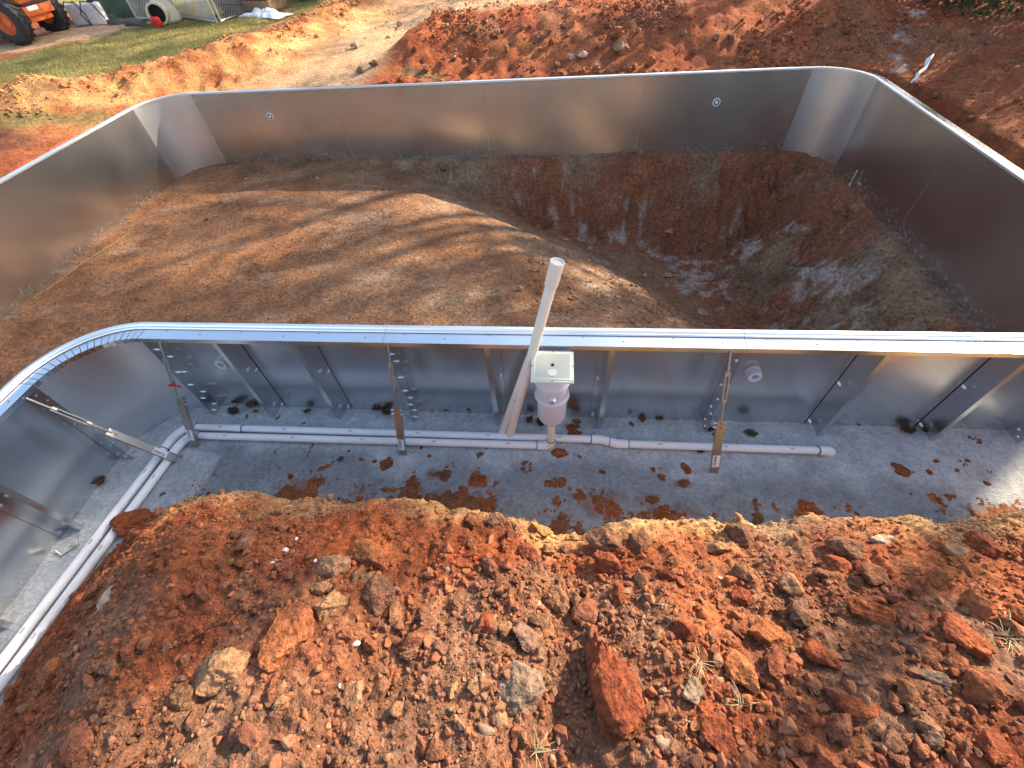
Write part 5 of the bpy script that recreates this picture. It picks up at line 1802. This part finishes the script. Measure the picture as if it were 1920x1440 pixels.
# dome dog house
dx, dy = -9.9, 11.85
V, F = ICO[4]
V = V.copy()
V = V[:, :] * np.array([0.36, 0.36, 0.50])
V[:, 2] = np.maximum(V[:, 2], 0)
dh = empty('dog_house', (dx, dy, gz(dx, dy)), R(-72))
tag(dh, 'beige dome dog house with round dark doorway by the chain-link', 'dog house')
rib = 1 + 0.02 * np.sin(V[:, 2] * 40)
me_ = np_mesh('dome', V * np.stack([rib, rib, np.ones_like(rib)], 1), F)
link('dome', me_, 'beige_plastic', dh)
b = MB(); b.lathe([(0.19, 0.0), (0.235, 0.0), (0.235, 0.24), (0.19, 0.24), (0.185, 0.1)], (0.26, 0, 0.235), (1, 0, 0), 28); b.build('porch', 'beige_plastic', dh, 40)
b = MB(); b.lathe([(0.188, 0.0), (0.0, 0.001)], (0.40, 0, 0.235), (1, 0, 0), 28); b.build('doorway', 'hole_black', dh)
b = MB(); b.lathe([(0.0, 0.0), (0.09, 0.0), (0.09, 0.05), (0.05, 0.09), (0, 0.09)], (0.0, 0, 0.48), (0, 0, 1), 16); b.build('vent_cap', 'beige_plastic', dh, 40)
V, F = rock_shape(3, 950, cuts=2, lump=0.35)
me_ = np_mesh('red_blanket', V * np.array([0.12, 0.11, 0.14]), F)
o_ = link('red_blanket', me_, 'red_cloth'); o_.location = (-9.78, 11.28, gz(-9.78, 11.28) + 0.10)
tag(o_, 'bright red cloth hanging out of the dog house doorway', 'cloth')
b = MB(); b.tube([(-11.2, 11.95, gz(-11.2, 11.95) + .07), (-10.75, 11.75, gz(-10.75, 11.75) + .08), (-10.3, 11.45, gz(-10.3, 11.45) + .07)], [0.07, 0.085, 0.075], 14)
tag(b.build('log', 'log_skin', None, 50), 'short grey-green log on the grass left of the dog house', 'log')
V, F = rock_shape(4, 951, cuts=2, lump=0.3, rough=0.12)
V[:, 2] = np.maximum(V[:, 2], -0.2)
me_ = np_mesh('straw_heap', V * np.array([0.55, 0.40, 0.22]), F)
o_ = link('straw_heap', me_, 'straw'); o_.location = (-9.25, 12.45, gz(-9.25, 12.45) + 0.04)
tag(o_, 'low heap of golden straw behind the chain-link', 'straw heap')
# timber crates
def crate(x, y, rz, sx, sy, h, lab):
    c_ = empty('timber_crate', (x, y, gz(x, y)), rz)
    tag(c_, lab, 'crate', 'timber crates beyond the fence')
    nb = 3
    for k in range(nb):
        z0 = 0.02 + k * h / nb; z1 = z0 + h / nb - 0.025
        for (lo, hi) in (((-sx, -sy, z0), (sx, -sy + .03, z1)), ((-sx, sy - .03, z0), (sx, sy, z1)), ((-sx, -sy + .032, z0), (-sx + .03, sy - .032, z1)), ((sx - .03, -sy + .032, z0), (sx, sy - .032, z1))):
            m_ = MB(); m_.box(lo, hi); m_.build('plank', 'timber', c_)
    for sx_ in (-1, 1):
        for sy_ in (-1, 1):
            m_ = MB(); m_.box((sx_ * (sx - .07) - .035, sy_ * (sy - .07) - .035, 0), (sx_ * (sx - .07) + .035, sy_ * (sy - .07) + .035, h + .03)); m_.build('corner_post', 'timber', c_)
    m_ = MB()
    nn = 4
    for k in range(nn):
        x0 = -sx + k * 2 * sx / nn
        m_ = MB(); m_.box((x0 + .006, -sy, h + .032), (x0 + 2 * sx / nn - .006, sy, h + .057)); m_.build('lid_board', 'timber', c_)
crate(-8.55, 13.15, R(-20), 0.45, 0.35, 0.55, 'left timber crate beyond the fence corner')
crate(-7.62, 12.95, R(-16), 0.45, 0.35, 0.75, 'right timber crate beyond the fence corner, taller than its neighbour')
# crumpled white sheeting
n = 26
xs_ = np.linspace(-0.75, 0.75, n); ys_ = np.linspace(-0.28, 0.28, 14)
X, Y = np.meshgrid(xs_, ys_)
Z = 0.10 + 0.16 * fbm(X * 4, Y * 5, oct=3, seed=961) + 0.05 * fbm(X * 11, Y * 11, oct=2, seed=962)
Z = np.maximum(Z, 0.0) * (1 - (X / 0.8) ** 2) * (1 - (Y / 0.3) ** 4)
idx = np.arange(n * 14).reshape(14, n)
F = np.stack([idx[:-1, :-1], idx[:-1, 1:], idx[1:, 1:], idx[1:, :-1]], -1).reshape(-1, 4)
V = np.stack([X.ravel(), Y.ravel(), Z.ravel() + 0.01], 1)
V2 = V.copy(); V2[:, 2] -= 0.01
me_ = np_mesh('plastic_sheet', np.concatenate([V, V2]), np.concatenate([F, F[:, ::-1] + len(V)]))
o_ = link('plastic_sheet', me_, 'white_sheet'); o_.location = (-7.25, 12.05, gz(-7.25, 12.05)); o_.rotation_euler = (0, 0, R(-22))
tag(o_, 'crumpled white plastic sheeting on the grass before the crates', 'sheet')

# ------------------------------------------------------------------ lawn blades
nb = 46000
x = rng.uniform(-13.5, -5.4, nb * 2); y = rng.uniform(6.0, 14.5, nb * 2)
ok = lawn_mask(x, y) > 0.5
x, y = x[ok][:nb], y[ok][:nb]
z = land_h(x, y)
a = rng.uniform(0, 6.28, len(x)); hh = rng.uniform(0.02, 0.06, len(x)); lw_ = rng.uniform(0.004, 0.008, len(x)); ln = rng.uniform(-0.03, 0.03, (len(x), 2))
P0 = np.stack([x - np.cos(a) * lw_, y - np.sin(a) * lw_, z - .005], 1); P1 = np.stack([x + np.cos(a) * lw_, y + np.sin(a) * lw_, z - .005], 1); P2_ = np.stack([x + ln[:, 0], y + ln[:, 1], z + hh], 1)
V = np.stack([P0, P1, P2_], 1).reshape(-1, 3)
me_ = np_mesh('lawn_grass', V, np.arange(len(V)).reshape(-1, 3), smooth=False)
o_ = link('lawn_grass', me_, 'lawn_blades')
tag(o_, 'short green lawn grass at the top left', 'grass', None, 'stuff')

# ------------------------------------------------------------------ trees
def foliage(name, centres, radii, per, leaf, mat, seed, squash=0.8):
    """leaf-sized quads spread through clumps"""
    r_ = np.random.default_rng(seed)
    n = len(centres)
    c = np.repeat(np.arange(n), per)
    d = r_.normal(size=(len(c), 3)); d /= np.linalg.norm(d, axis=1)[:, None]
    rad = r_.uniform(0.25, 1.0, len(c)) ** 0.6
    P_ = centres[c] + d * (rad * radii[c])[:, None] * np.array([1, 1, squash])
    u = r_.normal(size=(len(c), 3)); u /= np.linalg.norm(u, axis=1)[:, None]
    v = np.cross(u, d); v /= np.maximum(np.linalg.norm(v, axis=1)[:, None], 1e-6)
    s_ = r_.uniform(0.6, 1.3, len(c))[:, None] * leaf
    Q = np.stack([P_ - u * s_, P_ + v * s_ * 0.45, P_ + u * s_, P_ - v * s_ * 0.45], 1).reshape(-1, 3)
    me_ = np_mesh(name, Q, np.arange(len(Q)).reshape(-1, 4), smooth=False)
    me_.materials.append(MAT[mat])
    return me_
def evergreen_mesh(seed, h, r, per=70, leaf=0.07):
    r_ = np.random.default_rng(seed)
    n = int(120 * h / 7)
    t = r_.uniform(0.0, 1.0, n) ** 0.9
    zz = 0.05 * h + t * 0.93 * h
    rr = r * (1 - t) ** 0.75 * (0.8 + 0.4 * r_.uniform(0, 1, n)) + 0.12
    a = r_.uniform(0, 6.28, n)
    q = r_.uniform(0.35, 1, n)
    C_ = np.stack([np.cos(a) * rr * q, np.sin(a) * rr * q, zz], 1)
    return foliage('crown', C_, 0.30 + 0.35 * (1 - t), per, leaf, 'evergreen', seed, 0.7)
def trunk_mesh(seed, h, r0, bare, limbs):
    r_ = random.Random(seed)
    b_ = MB()
    pts = [Vector((0.10 * math.sin(i * 1.3 + seed), 0.10 * math.cos(i * 1.7 + seed), h * i / 8)) - Vector((0.1 * math.sin(seed), 0.1 * math.cos(seed), 0.3 if i == 0 else 0)) for i in range(9)]
    b_.tube(pts, [r0 * (1.25 if i == 0 else 1 - 0.10 * i) for i in range(9)], 10)
    ends = []
    for k in range(limbs):
        t = bare + (0.95 - bare) * (k + 0.5) / limbs
        i = min(int(t * 8), 7)
        p = pts[i].lerp(pts[i + 1], t * 8 - i)
        a = k * 2.4 + r_.uniform(-.4, .4)
        L_ = h * 0.30 * (1.15 - t) + h * 0.08
        q = p + Vector((math.cos(a), math.sin(a), 0.45)) * L_ * 0.5
        e_ = p + Vector((math.cos(a + .2), math.sin(a + .2), 0.55)) * L_
        b_.tube([p, q, e_], [r0 * 0.35 * (1.1 - t) + .02, r0 * 0.22 * (1.1 - t) + .015, 0.012], 6)
        ends += [q, e_]
    me_ = b_.mesh('trunk')
    me_.materials.append(MAT['bark'])
    me_.polygons.foreach_set('use_smooth', [True] * len(me_.polygons))
    return me_, ends
PI = []
EV = []
for k, (h, r) in enumerate(((6.2, 1.7), (7.4, 1.9), (5.0, 1.6))):
    EV.append((evergreen_mesh(1000 + k, h, r), trunk_mesh(20 + k, h * 0.95, 0.12, 0.05, 0)[0]))
DE = []
for k, (h, nclump, per) in enumerate(((13.0, 42, 130), (15.0, 48, 130), (11.0, 38, 130))):
    tm, ends = trunk_mesh(40 + k, h, 0.20, 0.42, 16)
    r_ = np.random.default_rng(1100 + k)
    E_ = np.array([e_[:] for e_ in ends])
    C_ = E_[r_.integers(0, len(E_), nclump)] + r_.normal(size=(nclump, 3)) * 0.45
    DE.append((foliage('crown', C_, r_.uniform(0.45, 0.95, nclump), per, 0.085, 'broadleaf', 1200 + k), tm))
for k, h in enumerate((16.0, 17.5)):
    tm, ends = trunk_mesh(60 + k, h, 0.19, 0.68, 16)
    r_ = np.random.default_rng(1300 + k)
    E_ = np.array([e_[:] for e_ in ends])
    C_ = E_[r_.integers(0, len(E_), 46)] + r_.normal(size=(46, 3)) * 0.4
    PI.append((foliage('crown', C_, r_.uniform(0.45, 0.85, 46), 210, 0.085, 'evergreen', 1320 + k), tm))
def uv(u, v):
    """u across the sun's bearing, v along it"""
    return (v * math.cos(SUN_AZ) - u * math.sin(SUN_AZ), v * math.sin(SUN_AZ) + u * math.cos(SUN_AZ))
def plant(kind, k, x, y, s_, rz, lab, group, name):
    cm, tm = {'ev': EV, 'de': DE, 'pi': PI}[kind][k]
    t_ = empty(name, (x, y, gz(x, y) - 0.06), rz)
    t_.scale = (s_, s_, s_)
    tag(t_, lab, 'tree', group)
    c_ = link('crown', cm, None, t_)
    link('trunk', tm, None, t_)
#TREES
TREE_EV = [(2.55, 12.8, 0, 0.80), (0.6, 13.0, 1, 0.80), (-1.6, 14.2, 2, 0.9), (4.8, 13.8, 1, 0.62), (7.0, 14.8, 0, 0.60)]
TREE_DE = [(0.8, 17.5, 0, 1.0), (3.0, 18.8, 1, 1.0), (13.2, 20.5, 1, 1.05), (18.0, 18.0, 0, 1.0), (-6.5, 19.0, 2, 1.0)]
TREE_PI = [(-4.4, 17.6, 0, 1.0), (-2.6, 18.6, 1, 0.98), (2.3, 20.6, 1, 0.95), (4.6, 19.4, 0, 1.0), (3.5, 18.6, 1, 0.92)]  # unseen pines, added with high crowns to shade the bank and pool floor
ORD = ['first', 'second', 'third', 'fourth', 'fifth', 'sixth', 'seventh', 'eighth']
for i, (u, v, k, s_) in enumerate(TREE_EV):
    x, y = uv(u, v)
    lab = ('dark evergreen at the very top right, its foot just in view', 'dark evergreen right of the one whose foot is in view')[i] if i < 2 else ('short evergreen at the right-hand end of the row towards the sun', 'tall evergreen left of the one in view', 'evergreen at the left-hand end of the row towards the sun', 'low dark bush between the two evergreens in view')[min(i - 2, 3)]
    plant('ev', k, x, y, s_, i * 1.9, lab, 'evergreen row towards the sun', 'evergreen_tree')
for i, (u, v, k, s_) in enumerate(TREE_DE):
    x, y = uv(u, v)
    plant('de', k, x, y, s_, i * 2.3, 'tall thin-crowned tree, %s from the right behind the evergreens' % ORD[sorted(range(len(TREE_DE)), key=lambda q: TREE_DE[q][0]).index(i)], 'tall trees towards the sun', 'broadleaf_tree')
# dark shrub at the top beyond the crates
for i, (x, y, s_) in enumerate(((-6.6, 14.2, 0.30), (-5.2, 14.4, 0.34), (7.15, 8.95, 0.50), (7.85, 8.1, 0.55), (8.65, 7.3, 0.52))):
    plant('ev', 2, x, y, s_, i * 2.0, ('low dark shrub beyond the timber crates', 'low dark shrub right of the other one beyond the crates', 'dark shrub at the top right, leftmost of its row', 'dark shrub in the top right corner', 'dark shrub beyond the top right corner')[i], 'low dark shrubs', 'evergreen_shrub')
for i, (u, v, k, s_) in enumerate(TREE_PI):
    x, y = uv(u, v)
    plant('pi', k, x, y, s_, i * 1.7, 'tall bare-stemmed pine added for shade, %s from the right towards the sun' % ORD[sorted(range(len(TREE_PI)), key=lambda q: TREE_PI[q][0]).index(i)], 'unseen pines added for their shade', 'shade_pine')
for i, (x, y, k, s_) in enumerate(((-8.0, 15.6, 0, 0.9), (-6.3, 15.2, 1, 0.85), (-4.3, 15.6, 2, 1.0))):
    plant('ev', k, x, y, s_, 1 + i * 1.4, ('dark evergreen behind the timber crates', 'dark evergreen behind the low shrubs at the top', 'dark evergreen right of the shrubs, beyond the tan track')[i], 'evergreens beyond the crates', 'evergreen_tree')
